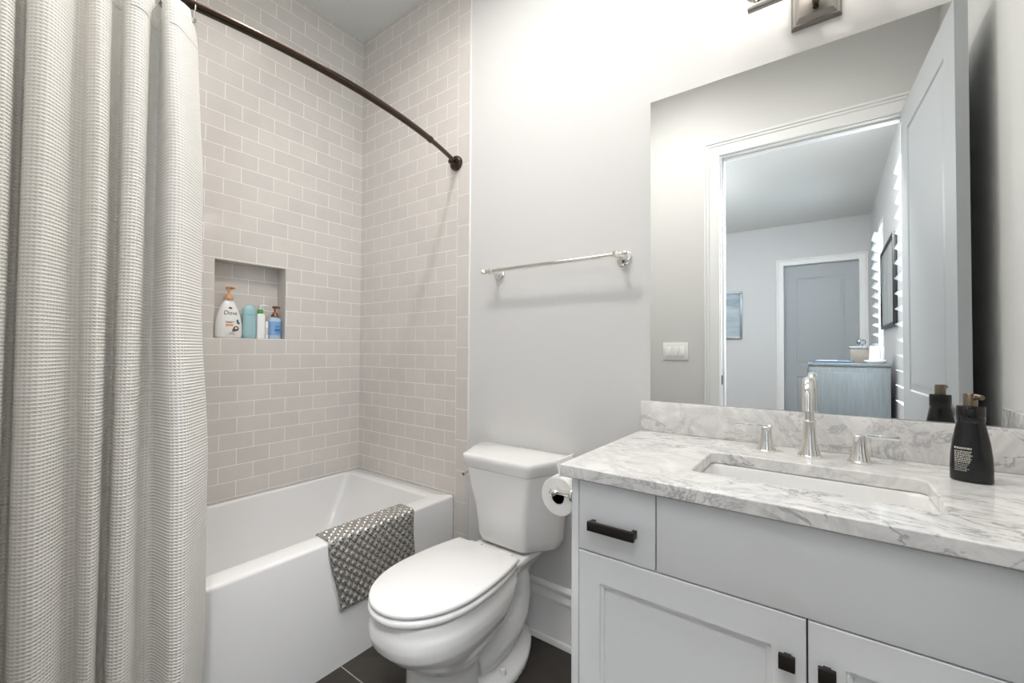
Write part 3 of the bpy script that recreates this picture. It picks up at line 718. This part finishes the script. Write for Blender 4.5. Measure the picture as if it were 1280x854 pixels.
dr = slab(2 * VC - 1.9245, VX1 - 0.021, Z0D, Z1D, 'drawer'); pull(dr, 2 * VC - 1.829, 0.760, 0.113, 0.021, 0.028)
def shaker(x0, x1, z0, z1):
    b_ = B(); fw = 0.054; fr = 0.066
    box(b_, x0 + 0.01, x1 - 0.01, VF + 0.0125, VF + 0.018, z0 + 0.01, z1 - 0.01)
    lp = []
    for ins, dep in ((0.0, 0.020), (0.0, 0.0012), (0.0012, 0.0), (fw, 0.0), (fw + 0.0015, 0.0045), (fw + 0.009, 0.0052), (fw + 0.010, 0.0110), (fw + 0.012, 0.0110)):
        iz = ins if ins < fw else ins + fr - fw
        lp.append([(x0 + ins, VF + dep, z0 + iz), (x1 - ins, VF + dep, z0 + iz), (x1 - ins, VF + dep, z1 - iz), (x0 + ins, VF + dep, z1 - iz)])
    loft(b_, lp, False, True); return obj('door', b_, CAB, t, smooth=25)
d_ = shaker(VX0 + 0.021, VC - 0.0015, 0.115, Z0D - 0.0035); pull(d_, VC - 0.030, 0.610, 0.026, 0.026, 0.026)
d_ = shaker(VC + 0.0015, VX1 - 0.021, 0.115, Z0D - 0.0035); pull(d_, VC + 0.029, 0.611, 0.026, 0.026, 0.026)

# ---- marble countertop with splashes and undermount sink
CTZ, CTH = 0.894, 0.030
t = thing('countertop', 'white marble countertop with grey veins on the vanity cabinet', 'countertop', (2.2, -0.29, CTZ - CTH))
SX0, SX1, SY0, SY1 = 1.972, 2.404, -0.450, -0.215
bm = B(); outer = [(1.699, -0.585), (XR - 0.002, -0.585), (XR - 0.002, 0.003), (1.699, 0.003)]
inner = [(p[0], p[1]) for p in rrect(SX0, SX1, SY0, SY1, 0.018, 0, 5)]
vo = [bm.verts.new((x, y, CTZ)) for x, y in outer]; vi = [bm.verts.new((x, y, CTZ)) for x, y in inner]
ed = [bm.edges.new((l[i], l[(i + 1) % len(l)])) for l in (vo, vi) for i in range(len(l))]
bmesh.ops.triangle_fill(bm, use_beauty=True, use_dissolve=False, edges=ed, normal=(0, 0, 1))
ex = bmesh.ops.extrude_face_region(bm, geom=list(bm.faces)); vv = [g for g in ex['geom'] if isinstance(g, bmesh.types.BMVert)]
bmesh.ops.translate(bm, vec=(0, 0, -CTH), verts=vv); bmesh.ops.recalc_face_normals(bm, faces=bm.faces)
o = obj('slab', bm, MARBLE, t, smooth=30)
md = o.modifiers.new('eased_edge', 'BEVEL'); md.width = 0.003; md.segments = 3; md.limit_method = 'ANGLE'; md.angle_limit = radians(50)
bm = B(); box(bm, 1.699, XR - 0.002, WY - 0.024, WY - 0.001, CTZ + 0.0003, 0.9975, 0.0015); obj('backsplash', bm, MARBLE, loc=(2.2, WY, CTZ), label='long marble backsplash strip under the wall mirror', cat='backsplash')
bm = B(); box(bm, XR - 0.023, XR - 0.001, -0.53, WY - 0.0245, CTZ + 0.0003, 0.9975, 0.0015); obj('side_splash', bm, MARBLE, loc=(XR, -0.26, CTZ), label='short marble side splash against the right wall', cat='backsplash')
t = thing('sink', 'white rectangular undermount sink basin set in the marble countertop', 'sink', (2.188, -0.33, 0.74))
bm = B(); zt_ = CTZ - CTH - 0.001; L_ = []
for ins, z in ((-0.022, zt_ - 0.02), (-0.022, zt_), (0.004, zt_), (0.007, zt_ - 0.006), (0.012, zt_ - 0.06), (0.022, zt_ - 0.098), (0.05, zt_ - 0.112), (0.09, zt_ - 0.116)):
    L_.append(rrect(SX0 + ins, SX1 - ins, SY0 + ins, SY1 - ins, 0.03, z, 6))
loft(bm, L_, False, True); o = obj('basin', bm, CHINA, t, smooth=60)
bm = B(); lathe(bm, [(0.0, 0.0), (0.022, 0.0), (0.022, 0.003), (0.018, 0.005), (0.0, 0.005)], (2.188, -0.33, zt_ - 0.1162)); obj('drain', bm, CHROME, t)

# ---- widespread faucet
t = thing('faucet', 'polished nickel widespread faucet with a gooseneck spout and two lever handles', 'faucet', (2.191, -0.105, CTZ))
def flare(bm, c, R, r, h, n=8):
    pr = [(R, 0), (R, 0.004), (R * 0.93, 0.006)]
    for i in range(9):
        f = i / 8; pr.append((r + (R * 0.9 - r) * (1 - f) ** 2.4, 0.006 + (h - 0.006) * f))
    pr += [(r * 0.9, h + 0.001), (0, h + 0.001)]
    lathe(bm, pr, c, n=n)
bm = B(); flare(bm, (2.191, -0.112, CTZ), 0.028, 0.0135, 0.095, 24)
path = [(2.191, -0.112, CTZ + 0.09), (2.191, -0.112, CTZ + 0.155)]
for i in range(1, 19):
    a = pi * 0.98 * i / 18; path.append((2.191, -0.112 - 0.048 * (1 - cos(a)), CTZ + 0.155 + 0.048 * sin(a)))
path.append((2.191, -0.211, CTZ + 0.130))
tube(bm, path, [0.0125] * 2 + [0.0125] * 18 + [0.0130], 18)
torus(bm, (2.191, -0.112, CTZ + 0.095), 0.0132, 0.0022, 'z')
obj('spout', bm, CHROME, t)
for hx, s in ((2.091, -1), (2.295, 1)):
    bm = B(); flare(bm, (hx, -0.112, CTZ), 0.0255, 0.0135, 0.068, 24); hd = obj('handle', bm, CHROME, t)
    bm = B(); box(bm, min(hx - s * 0.013, hx + s * 0.076), max(hx - s * 0.013, hx + s * 0.076), -0.1190, -0.1050, CTZ + 0.0650, CTZ + 0.0745, 0.0015); obj('lever', bm, CHROME, hd)

# ---- wall mirror
bm = B(); box(bm, 1.728, XR - 0.012, WY - 0.007, WY - 0.0008, 0.9985, 2.057, 0.0)
for f in bm.faces: f.material_index = 0 if f.normal.y < -0.9 else 1
obj('wall_mirror', bm, [MIRROR, MEDGE], loc=(2.2, WY, 0.9985), label='large frameless wall mirror above the marble backsplash', cat='mirror', smooth=None)

# ---- vanity light above the mirror
t = thing('vanity_light', 'brushed nickel vanity light bar glowing on the wall above the mirror', 'wall lamp', (2.21, WY, 2.13))
bm = B()
L_ = []
for ins, dep in ((0, 0), (0, 0.010), (0.005, 0.014), (0.010, 0.014), (0.020, 0.026), (0.024, 0.026)):
    L_.append([(2.150 + ins, WY - dep, 2.128 + ins), (2.270 - ins, WY - dep, 2.128 + ins), (2.270 - ins, WY - dep, 2.290 - ins), (2.150 + ins, WY - dep, 2.290 - ins)])
loft(bm, L_); obj('back_plate', bm, NICKEL, t, smooth=25)
bm = B(); lathe(bm, [(0.0, 0), (0.008, 0), (0.006, -0.006), (0.0, -0.007)], (2.21, WY - 0.026, 2.165), 'y', 18)
obj('finial_screw', bm, BRONZE, t)
bm = B(); tube(bm, [(2.21, WY - 0.02, 2.1765), (2.21, -0.094, 2.1765)], 0.009, 16); obj('arm', bm, NICKEL, t)
bm = B(); box(bm, 2.048, 2.372, -0.112, -0.092, 2.168, 2.185, 0.003); obj('light_bar', bm, NICKEL, t)
for x in (2.075, 2.21, 2.345):
    bm = B(); lathe(bm, [(0.0, 0.0), (0.012, 0.0), (0.012, 0.02), (0.030, 0.026), (0.034, 0.040), (0.034, 0.046), (0.0, 0.046)], (x, -0.102, 2.1847), n=24); hc = obj('shade_holder', bm, NICKEL, t)
    bm = B(); lathe(bm, [(0.0, 0.0), (0.013, 0.0), (0.014, 0.014), (0.022, 0.026), (0.030, 0.042), (0.0325, 0.058), (0.030, 0.074), (0.022, 0.086), (0.010, 0.0915), (0.0, 0.092)], (x, -0.102, 2.231), n=28)
    obj('bulb', bm, BULB_G, t)
# ---- recessed ceiling light
t = thing('recessed_light', 'round white recessed downlight in the bathroom ceiling', 'ceiling light', (1.38, -0.82, CZ))
bm = B(); lathe(bm, [(0.062, 0.0), (0.092, 0.0), (0.090, -0.005), (0.068, -0.007), (0.062, -0.004)], (1.38, -0.82, CZ - 0.0003), n=40); obj('trim_ring', bm, TRIM, t)
bm = B(); lathe(bm, [(0.0, 0.0), (0.061, 0.0), (0.061, -0.003), (0.0, -0.003)], (1.38, -0.82, CZ - 0.0005), n=40); obj('lens', bm, LENS_G, t)

# ---- towel bar
t = thing('towel_bar', 'polished chrome towel bar on the grey wall above the toilet', 'towel bar', (1.335, WY, 1.515))
BZ_, BY_ = 1.515, -0.066
bm = B(); tube(bm, [(1.02, BY_, BZ_), (1.648, BY_, BZ_)], 0.0085, 18); obj('bar', bm, CHROME, t)
for x in (1.046, 1.628):
    bm = B(); lathe(bm, [(0.0, 0.0), (0.029, 0.0), (0.029, -0.005), (0.025, -0.010), (0.022, -0.011), (0.021, -0.016), (0.013, -0.021), (0.010, -0.030), (0.009, -0.052), (0.014, -0.058), (0.0155, -0.066), (0.0155, -0.076), (0.012, -0.082), (0.0, -0.085)], (x, WY - 0.0005, BZ_), 'y', 28)
    obj('post', bm, CHROME, t)
for x, s in ((1.020, -1), (1.648, 1)):
    bm = B(); lathe(bm, [(0.0, 0), (0.0085, 0), (0.011, s * 0.003), (0.0085, s * 0.007), (0.0115, s * 0.012), (0.010, s * 0.018), (0.0, s * 0.021)], (x, BY_, BZ_), 'x', 20); obj('finial', bm, CHROME, t)

# ---- toilet paper holder and roll on the vanity side
PX, PYF, PZ = 1.662, -0.530, 0.809
t = thing('paper_holder', 'chrome toilet paper arm fixed to the left side of the vanity', 'paper holder', (VX0, -0.55, PZ))
bm = B(); lathe(bm, [(0.0, 0.0), (0.018, 0.0), (0.018, -0.004), (0.010, -0.010), (0.007, -0.014), (0.007, -0.05), (0.0, -0.05)], (VX0 - 0.0003, -0.545, PZ), 'x', 22); obj('post', bm, CHROME, t)
bm = B(); tube(bm, [(PX, -0.563, PZ), (PX, -0.558, PZ), (PX, -0.55, PZ), (PX, -0.44, PZ), (PX, -0.424, PZ), (PX, -0.42, PZ)], [0.003, 0.010, 0.0075, 0.0075, 0.009, 0.003], 16); obj('arm', bm, CHROME, t)
t = thing('paper_roll', 'white toilet paper roll with a loose sheet, hanging beside the vanity', 'toilet paper', (PX, -0.48, 0.745))
rc, ri, ro = PZ - 0.0075 - 0.0105 + 0.006 - 0.0065, 0.019, 0.0505
bm = B(); lathe(bm, [(ri, 0.0), (ro - 0.002, 0.0), (ro, 0.002), (ro, 0.098), (ro - 0.002, 0.10), (ri, 0.10), (ri, 0.0)], (PX, PYF, rc), 'y', 40); bm2 = bm
obj('roll', bm2, PAPER, t, smooth=40)
bm = B(); loft(bm, [[(PX + r_ * cos(2 * pi * i / 24), y, rc + r_ * sin(2 * pi * i / 24)) for i in range(24)] for r_, y in ((0.0195, PYF + 0.001), (0.0180, PYF + 0.001), (0.0180, PYF + 0.099), (0.0195, PYF + 0.099))], False, False); obj('core', bm, CARD, t)
def tail(u, v):      # the free sheet: leaves the roll at the top and stands up against the tank
    a = u * 1.3
    if u < 0.5: th = pi / 2 + 1.0 - u * 2.0; return Vector((PX + (ro + 0.001) * cos(th), PYF + 0.002 + v * 0.096, rc + (ro + 0.001) * sin(th)))
    k_ = (u - 0.5) * 2; return Vector((PX + 0.004 - 0.010 * k_ * k_ - 0.003 * sin(k_ * 3), PYF + 0.002 + v * 0.096, rc + ro + 0.001 + 0.042 * k_))
bm = sheet(tail, 24, 6, lambda u, v: (u, v)); o = obj('loose_sheet', bm, PAPER, t, smooth=80)
md = o.modifiers.new('ply', 'SOLIDIFY'); md.thickness = 0.0008; md.offset = 1

# ---- light switch plate by the doorway (seen in the mirror)
t = thing('light_switch', 'white triple rocker light switch plate on the wall beside the doorway', 'light switch', (1.388, YF, 1.168))
bm = B(); box(bm, 1.304, 1.473, YF + 0.0003, YF + 0.006, 1.110, 1.228, 0.002); obj('plate', bm, SWITCHP, t)
for x in (1.342, 1.388, 1.434):
    bm = B(); M_ = Matrix.Translation((x, YF + 0.0065, 1.168)) @ Matrix.Rotation(radians(4), 4, 'X'); box(bm, -0.0165, 0.0165, -0.002, 0.004, -0.033, 0.033, 0.001, M=M_); obj('rocker', bm, SWITCHP, t)

# ---- bottles in the niche
NB = NZ0 + 0.0018
def ell_bottle(bm, prof, cx, cy, rx_over, n=32, z0=NB):   # prof: (half-width along y, z); rx_over = depth ratio
    lathe(bm, [(r_, h) for r_, h in prof], (cx, cy, z0), n=n, sx=rx_over)
def pump(bm, cx, cy, z, s=1.0, d=(1, 0)):
    lathe(bm, [(0.0, 0), (0.019 * s, 0), (0.019 * s, 0.006 * s), (0.012 * s, 0.016 * s), (0.010 * s, 0.022 * s), (0.0045 * s, 0.023 * s), (0.0045 * s, 0.042 * s), (0.012 * s, 0.043 * s), (0.014 * s, 0.052 * s), (0.010 * s, 0.056 * s), (0.0, 0.057 * s)], (cx, cy, z), n=22)
    tube(bm, [(cx, cy, z + 0.049 * s), (cx + 0.022 * s * d[0], cy + 0.022 * s * d[1], z + 0.050 * s), (cx + 0.036 * s * d[0], cy + 0.036 * s * d[1], z + 0.045 * s)], [0.006 * s, 0.0055 * s, 0.0045 * s], 12)
bx, by = -0.040, -0.680
WB = [(0.0, 0.0), (0.050, 0.0), (0.056, 0.004), (0.0585, 0.03), (0.0575, 0.062), (0.052, 0.096), (0.043, 0.128), (0.033, 0.152), (0.024, 0.168), (0.018, 0.176), (0.0165, 0.184), (0.0, 0.184)]
t = thing('pump_bottle', 'large white oval pump bottle with peach pump, leftmost in the shower niche', 'bottle', (bx, by, NB))
bm = B(); ell_bottle(bm, WB, bx, by, 0.56); obj('body', bm, PLASTW, t)
bm = B(); pump(bm, bx, by, NB + 0.183, 1.05, (0.96, 0.28)); obj('pump', bm, PEACH, t)
def wb_r(h):
    for (a, ha), (b, hb) in zip(WB[1:], WB[2:]):
        if ha <= h <= hb: return a + (b - a) * (h - ha) / max(1e-6, hb - ha)
    return 0.05
FACE = 0.42    # the printed front is turned a little towards the door
def on_white(u, h, w=0.0):     # u across, h height -> on the front of the oval
    R_ = wb_r(h); a = u / R_ - FACE * 0.0; a = max(-1.4, min(1.4, a))
    return (bx + 0.56 * (R_ + 0.0006) * cos(a) + w, by + (R_ + 0.0006) * sin(a), NB + h)
bm = text_bm('Dove', 0.027, lambda x, y, z: on_white(x + 0.18 * y, y + 0.108, z)); obj('brand_lettering', bm, INK, t, smooth=None)
bm = B()
def patch(bm, u0, u1, h0, h1):
    q = 6; V = [[bm.verts.new(on_white(u0 + (u1 - u0) * i / q, h0 + (h1 - h0) * j / 2, 0.0003)) for j in range(3)] for i in range(q + 1)]
    for i in range(q):
        for j in range(2): bm.faces.new((V[i][j], V[i + 1][j], V[i + 1][j + 1], V[i][j + 1]))
patch(bm, -0.022, 0.008, 0.055, 0.064); obj('orange_label_band', bm, INKOR, t, smooth=None)
bm = B()
def blob(bm, u, h, ru, rh, n=14):
    c = bm.verts.new(on_white(u, h, 0.0005)); V = [bm.verts.new(on_white(u + ru * cos(2 * pi * i / n), h + rh * sin(2 * pi * i / n), 0.0005)) for i in range(n)]
    for i in range(n): bm.faces.new((c, V[i], V[(i + 1) % n]))
blob(bm, 0.022, 0.044, 0.014, 0.012); blob(bm, 0.012, 0.036, 0.008, 0.007); obj('nut_picture', bm, INKBR, t, smooth=None)
bm = B(); blob(bm, 0.022, 0.046, 0.006, 0.005); obj('nut_kernel', bm, PLASTW, t, smooth=None)
bm = B(); blob(bm, 0.030, 0.078, 0.006, 0.010); blob(bm, 0.036, 0.070, 0.007, 0.006); obj('leaf_picture', bm, INKGR, t, smooth=None)
bm = text_bm('shea butter', 0.007, lambda x, y, z: on_white(x - 0.006, y + 0.072, z)); bmt = text_bm('with vanilla', 0.006, lambda x, y, z: on_white(x, y + 0.018, z)); merge(bm, bmt)
bm.free()
for k_, (u0, u1, h) in enumerate(((-0.024, 0.014, 0.074), (-0.020, 0.006, 0.0695), (-0.006, 0.012, 0.024), (-0.010, 0.016, 0.017))): 
    bm = B(); patch(bm, u0, u1, h, h + 0.0022); obj('small_print', bm, INKBR, t, smooth=None)
bm = B(); blob(bm, 0.0, 0.140, 0.008, 0.005); obj('emblem', bm, INKBR, t, smooth=None)

bx, by = -0.040, -0.589
t = thing('shampoo_bottle', 'pale aqua rounded shampoo bottle without a pump in the shower niche', 'bottle', (bx, by, NB))
bm = B(); ell_bottle(bm, [(0.0, 0.0), (0.026, 0.0), (0.029, 0.003), (0.031, 0.03), (0.0285, 0.065), (0.0305, 0.10), (0.031, 0.125), (0.028, 0.146), (0.020, 0.158), (0.008, 0.163), (0.0, 0.1635)], bx, by, 0.62); obj('body', bm, TEAL, t)
bm = B(); lathe(bm, [(0.0298, 0.1135), (0.0315, 0.114), (0.0315, 0.1155), (0.0298, 0.116)], (bx, by, NB), n=32, sx=0.62); obj('cap_seam', bm, TEALD, t)
bx, by = -0.046, -0.537
t = thing('conditioner_bottle', 'slim white bottle with a bright green collar in the shower niche', 'bottle', (bx, by, NB))
bm = B(); L_ = [rrect(bx - 0.016, bx + 0.016, by - 0.019, by + 0.019, 0.008, NB + z) for z in (0.0, 0.115)] + [rrect(bx - 0.012, bx + 0.012, by - 0.015, by + 0.015, 0.008, NB + 0.124)]; loft(bm, L_); obj('body', bm, PLASTW, t)
bm = B(); lathe(bm, [(0.0, 0.1238), (0.013, 0.1238), (0.013, 0.142), (0.010, 0.146), (0.0, 0.146)], (bx, by, NB), n=22); obj('collar', bm, GREENP, t)
bm = B(); lathe(bm, [(0.0, 0.1458), (0.005, 0.1458), (0.005, 0.158), (0.009, 0.159), (0.009, 0.168), (0.0, 0.169)], (bx, by, NB), n=20); tube(bm, [(bx, by, NB + 0.164), (bx + 0.012, by + 0.02, NB + 0.165), (bx + 0.017, by + 0.032, NB + 0.160)], [0.0045, 0.004, 0.0035], 10); obj('pump', bm, PLASTW, t)
bx, by = -0.042, -0.5105
t = thing('lotion_tube', 'small plain white box bottle beside the green collared bottle', 'bottle', (bx, by, NB))
bm = B(); loft(bm, [rrect(bx - 0.012, bx + 0.012, by - 0.0065, by + 0.0065, 0.004, NB + z) for z in (0.0, 0.082)] + [rrect(bx - 0.010, bx + 0.010, by - 0.005, by + 0.005, 0.004, NB + 0.086)]); obj('body', bm, PLASTW, t)
bm = B(); box(bm, bx + 0.0115, bx + 0.0125, by - 0.004, by + 0.004, NB + 0.02, NB + 0.055, 0.0003); obj('label_panel', bm, BLANK, t)
bx, by = -0.036, -0.4715
t = thing('blue_pump_bottle', 'small bottle with blue label and copper pump, rightmost in the shower niche', 'bottle', (bx, by, NB))
bm = B(); ell_bottle(bm, [(0.0, 0.0), (0.028, 0.0), (0.030, 0.003), (0.030, 0.092), (0.027, 0.103), (0.015, 0.110), (0.013, 0.114), (0.0, 0.114)], bx, by, 0.7); obj('body', bm, BLUEC, t)
bm = B(); lathe(bm, [(0.0295, 0.018), (0.0306, 0.0185), (0.0306, 0.0875), (0.0295, 0.088)], (bx, by, NB), n=32, sx=0.71); lb = obj('label_wrap', bm, BLUEL, t)
bm = B()
def on_blue(u, h):
    a = u / 0.0308 + 0.2; return (bx + 0.71 * 0.0309 * cos(a), by + 0.0309 * sin(a), NB + h)
for u0, u1, h0, h1 in ((-0.014, 0.012, 0.062, 0.066), (-0.014, 0.004, 0.055, 0.058), (-0.016, 0.014, 0.038, 0.050), (-0.012, 0.010, 0.030, 0.033)):
    V = [[bm.verts.new(on_blue(u0 + (u1 - u0) * i / 5, h)) for h in (h0, h1)] for i in range(6)]
    for i in range(5): bm.faces.new((V[i][0], V[i + 1][0], V[i + 1][1], V[i][1]))
obj('label_print', bm, BLUED, lb, smooth=None)
bm = B(); pump(bm, bx, by, NB + 0.1135, 0.95, (0.97, 0.2)); obj('pump', bm, COPPER, t)

# ---- black bottle on the counter
bx, by, z0 = 2.482, -0.160, CTZ + 0.0004
t = thing('lotion_bottle', 'matte black pump bottle with dark gold pump on the marble countertop', 'bottle', (bx, by, z0))
rot = radians(-6)
def ovl(hw, hd, z, n=36, e=2.4):
    pts = []
    for i in range(n):
        a = 2 * pi * i / n; x = hw * math.copysign(abs(cos(a)) ** (2 / e), cos(a)); y = hd * math.copysign(abs(sin(a)) ** (2 / e), sin(a))
        pts.append((bx + x * cos(rot) - y * sin(rot), by + x * sin(rot) + y * cos(rot), z0 + z))
    return pts
bm = B(); loft(bm, [ovl(0.0315, 0.021, 0.0), ovl(0.0335, 0.023, 0.003), ovl(0.0335, 0.023, 0.03), ovl(0.0325, 0.0225, 0.055), ovl(0.0295, 0.021, 0.085), ovl(0.0255, 0.019, 0.108), ovl(0.0225, 0.018, 0.124), ovl(0.021, 0.0175, 0.1285)]); obj('body', bm, BLACKB, t, smooth=60)
bm = B(); loft(bm, [ovl(0.0215, 0.0185, 0.128, e=2), ovl(0.0228, 0.0195, 0.130, e=2), ovl(0.0230, 0.0195, 0.160, e=2), ovl(0.0215, 0.018, 0.163, e=2), ovl(0.010, 0.010, 0.1635, e=2)]); obj('collar', bm, BLACKC, t, smooth=50)
bm = B(); lathe(bm, [(0.0, 0.163), (0.0115, 0.163), (0.0115, 0.188), (0.010, 0.190), (0.0, 0.190)], (bx, by, z0), n=24)
tube(bm, [(bx, by, z0 + 0.183), (bx + 0.010, by - 0.012, z0 + 0.184), (bx + 0.014, by - 0.019, z0 + 0.183)], [0.007, 0.0062, 0.0055], 14); obj('pump', bm, GOLDP, t, label='dark gold pump')
bm = B()
def on_black(u, h):
    prof_ = [(0, 0.0335), (0.03, 0.0335), (0.055, 0.0325), (0.085, 0.0295)]
    hw = 0.0335 if h < 0.03 else (0.0335 - (h - 0.03) * 0.04 if h < 0.055 else 0.0325 - (h - 0.055) * 0.1)
    hd = hw * 0.69; e = 2.4; c = (u) / hw; c = max(-0.98, min(0.98, c)); y = -hd * (1 - abs(c) ** e) ** (1 / e) - 0.0005; x = c * hw
    return (bx + x * cos(rot) - y * sin(rot), by + x * sin(rot) + y * cos(rot), z0 + h)
rl = random.Random(3); h = 0.070
u0b = -0.0265
for row in range(13):
    hh = 0.0042 if row < 1 else (0.0022 if row < 8 else 0.0013); u = u0b; end = u0b + (0.027 if row < 8 else 0.022) - (0.004 * rl.random())
    while u < end:
        wd = rl.uniform(0.0016, 0.0040); u1 = min(u + wd, end)
        V = [bm.verts.new(on_black(a, b)) for a, b in ((u, h), (u1, h), (u1, h + hh), (u, h + hh))]; bm.faces.new(V); u = u1 + 0.0007
    h -= hh + (0.0016 if row < 8 else 0.0022)
obj('printed_lines', bm, INKW, t, smooth=None)

# ------------------------------------------------------------ bedroom things seen in the mirror
CX0, CX1, CY0, CY1, CH = 2.085, 2.655, -4.38, -3.32, 1.072
t = thing('chest', 'silvered wood chest of drawers against the bedroom window wall', 'chest of drawers', ((CX0 + CX1) / 2, (CY0 + CY1) / 2, 0))
bm = B(); box(bm, CX0, CX1, CY0, CY1, 0.06, CH - 0.03, 0.004)
box(bm, CX0 + 0.05, CX1 - 0.05, CY1 - 0.001, CY1 + 0.006, 0.14, CH - 0.085, 0.003)
obj('body', bm, SILVER, t)
bm = B(); box(bm, CX0 - 0.008, CX1 + 0.006, CY0 - 0.008, CY1 + 0.010, CH - 0.03, CH, 0.006); obj('top', bm, SILVER, t)
bm = B(); box(bm, CX0 + 0.02, CX1 - 0.02, CY0 + 0.02, CY1 - 0.02, 0.0, 0.062, 0.004); obj('plinth', bm, SILVER, t)
for k_ in range(4):
    z0_ = 0.10 + k_ * 0.232; bm = B(); box(bm, CX0 - 0.016, CX0 + 0.001, CY0 + 0.03, CY1 - 0.03, z0_, z0_ + 0.222, 0.003); dd = obj('drawer', bm, SILVER, t)
    for y_ in (CY0 + 0.28, CY1 - 0.28):
        bm = B(); lathe(bm, [(0.0, 0), (0.006, 0), (0.006, -0.012), (0.014, -0.016), (0.014, -0.024), (0.0, -0.027)], (CX0 - 0.0155, y_, z0_ + 0.11), 'x', 16); obj('knob', bm, NICKEL, dd)
t = thing('tray', 'blue rimmed tray lying on the silvered chest', 'tray', (2.26, -3.50, CH))
bm = B(); L_ = []
for ins, z in ((0.01, 0.0004), (0.0, 0.004), (0.0, 0.018), (0.008, 0.018), (0.012, 0.007)): L_.append(rrect(2.115 + ins, 2.415 - ins, -3.66 + ins, -3.36 - ins, 0.02, CH + z))
loft(bm, L_); obj('dish', bm, BLUEG, t)
bm = B(); torus(bm, (0, 0, 0), 1, 0.1); bm.free()
bm = B(); box(bm, 2.14, 2.30, -3.60, -3.50, CH + 0.0085, CH + 0.020, 0.002); obj('folded_card', bm, PAPER, None, loc=(2.22, -3.55, CH + 0.008), label='white card lying in the blue rimmed tray', cat='card')
t = thing('trinket_box', 'champagne coloured box behind the tray on the silvered chest', 'box', (2.475, -3.58, CH))
bm = B(); box(bm, 2.39, 2.555, -3.66, -3.50, CH + 0.0004, CH + 0.125, 0.004); obj('body', bm, BOXG, t)
bm = B(); box(bm, 2.385, 2.56, -3.665, -3.495, CH + 0.1252, CH + 0.148, 0.004); obj('lid', bm, SILVF, t)
bm = B(); lathe(bm, [(0.0, 0), (0.012, 0), (0.012, 0.012), (0.030, 0.022), (0.036, 0.045), (0.026, 0.066), (0.0, 0.068)], (2.475, -3.58, CH + 0.1482), n=8); obj('crystal_finial', bm, CRYST, t, smooth=None)
t = thing('candle_holder', 'white candle holder on a round dish at the right of the chest top', 'candle holder', (2.555, -3.40, CH))
bm = B(); lathe(bm, [(0.0, 0.0004), (0.060, 0.0004), (0.078, 0.016), (0.080, 0.030), (0.070, 0.028), (0.0, 0.016)], (2.560, -3.415, CH), n=32); obj('dish', bm, CHINA, t)
bm = B(); lathe(bm, [(0.0, 0.017), (0.044, 0.017), (0.038, 0.15), (0.036, 0.152), (0.0, 0.152)], (2.560, -3.415, CH), n=28); obj('cup', bm, CHINA, t)
t = thing('wall_painting', 'pale blue abstract painting in a silver frame on the far bedroom wall', 'painting', (0.87, BYF, 1.36))
def frame_x(bm, x0, x1, z0, z1, y, w, dp):
    for a, b, c, d in ((x0, x0 + w, z0, z1), (x1 - w, x1, z0, z1), (x0 + w, x1 - w, z0, z0 + w), (x0 + w, x1 - w, z1 - w, z1)): box(bm, a, b, y, y + dp, c, d, 0.003)
bm = B(); frame_x(bm, 0.58, 1.155, 1.36, 2.10, BYF + 0.001, 0.030, 0.035); obj('frame', bm, SILVF, t)
bm = B(); box(bm, 0.605, 1.13, BYF + 0.001, BYF + 0.022, 1.385, 2.075); obj('canvas', bm, ART1, t)
t = thing('framed_picture', 'grey picture in a thin black frame between the bedroom windows', 'picture', (XR, -3.80, 1.40))
bm = B()
for a, b, c, d in ((-4.33, -4.30, 1.40, 2.185), (-3.30, -3.27, 1.40, 2.185), (-4.30, -3.30, 1.40, 1.43), (-4.30, -3.30, 2.155, 2.185)): box(bm, XR - 0.032, XR - 0.001, a, b, c, d, 0.002)
obj('frame', bm, BLACKF, t)
bm = B(); box(bm, XR - 0.020, XR - 0.001, -4.305, -3.295, 1.425, 2.16); obj('canvas', bm, ART2, t)
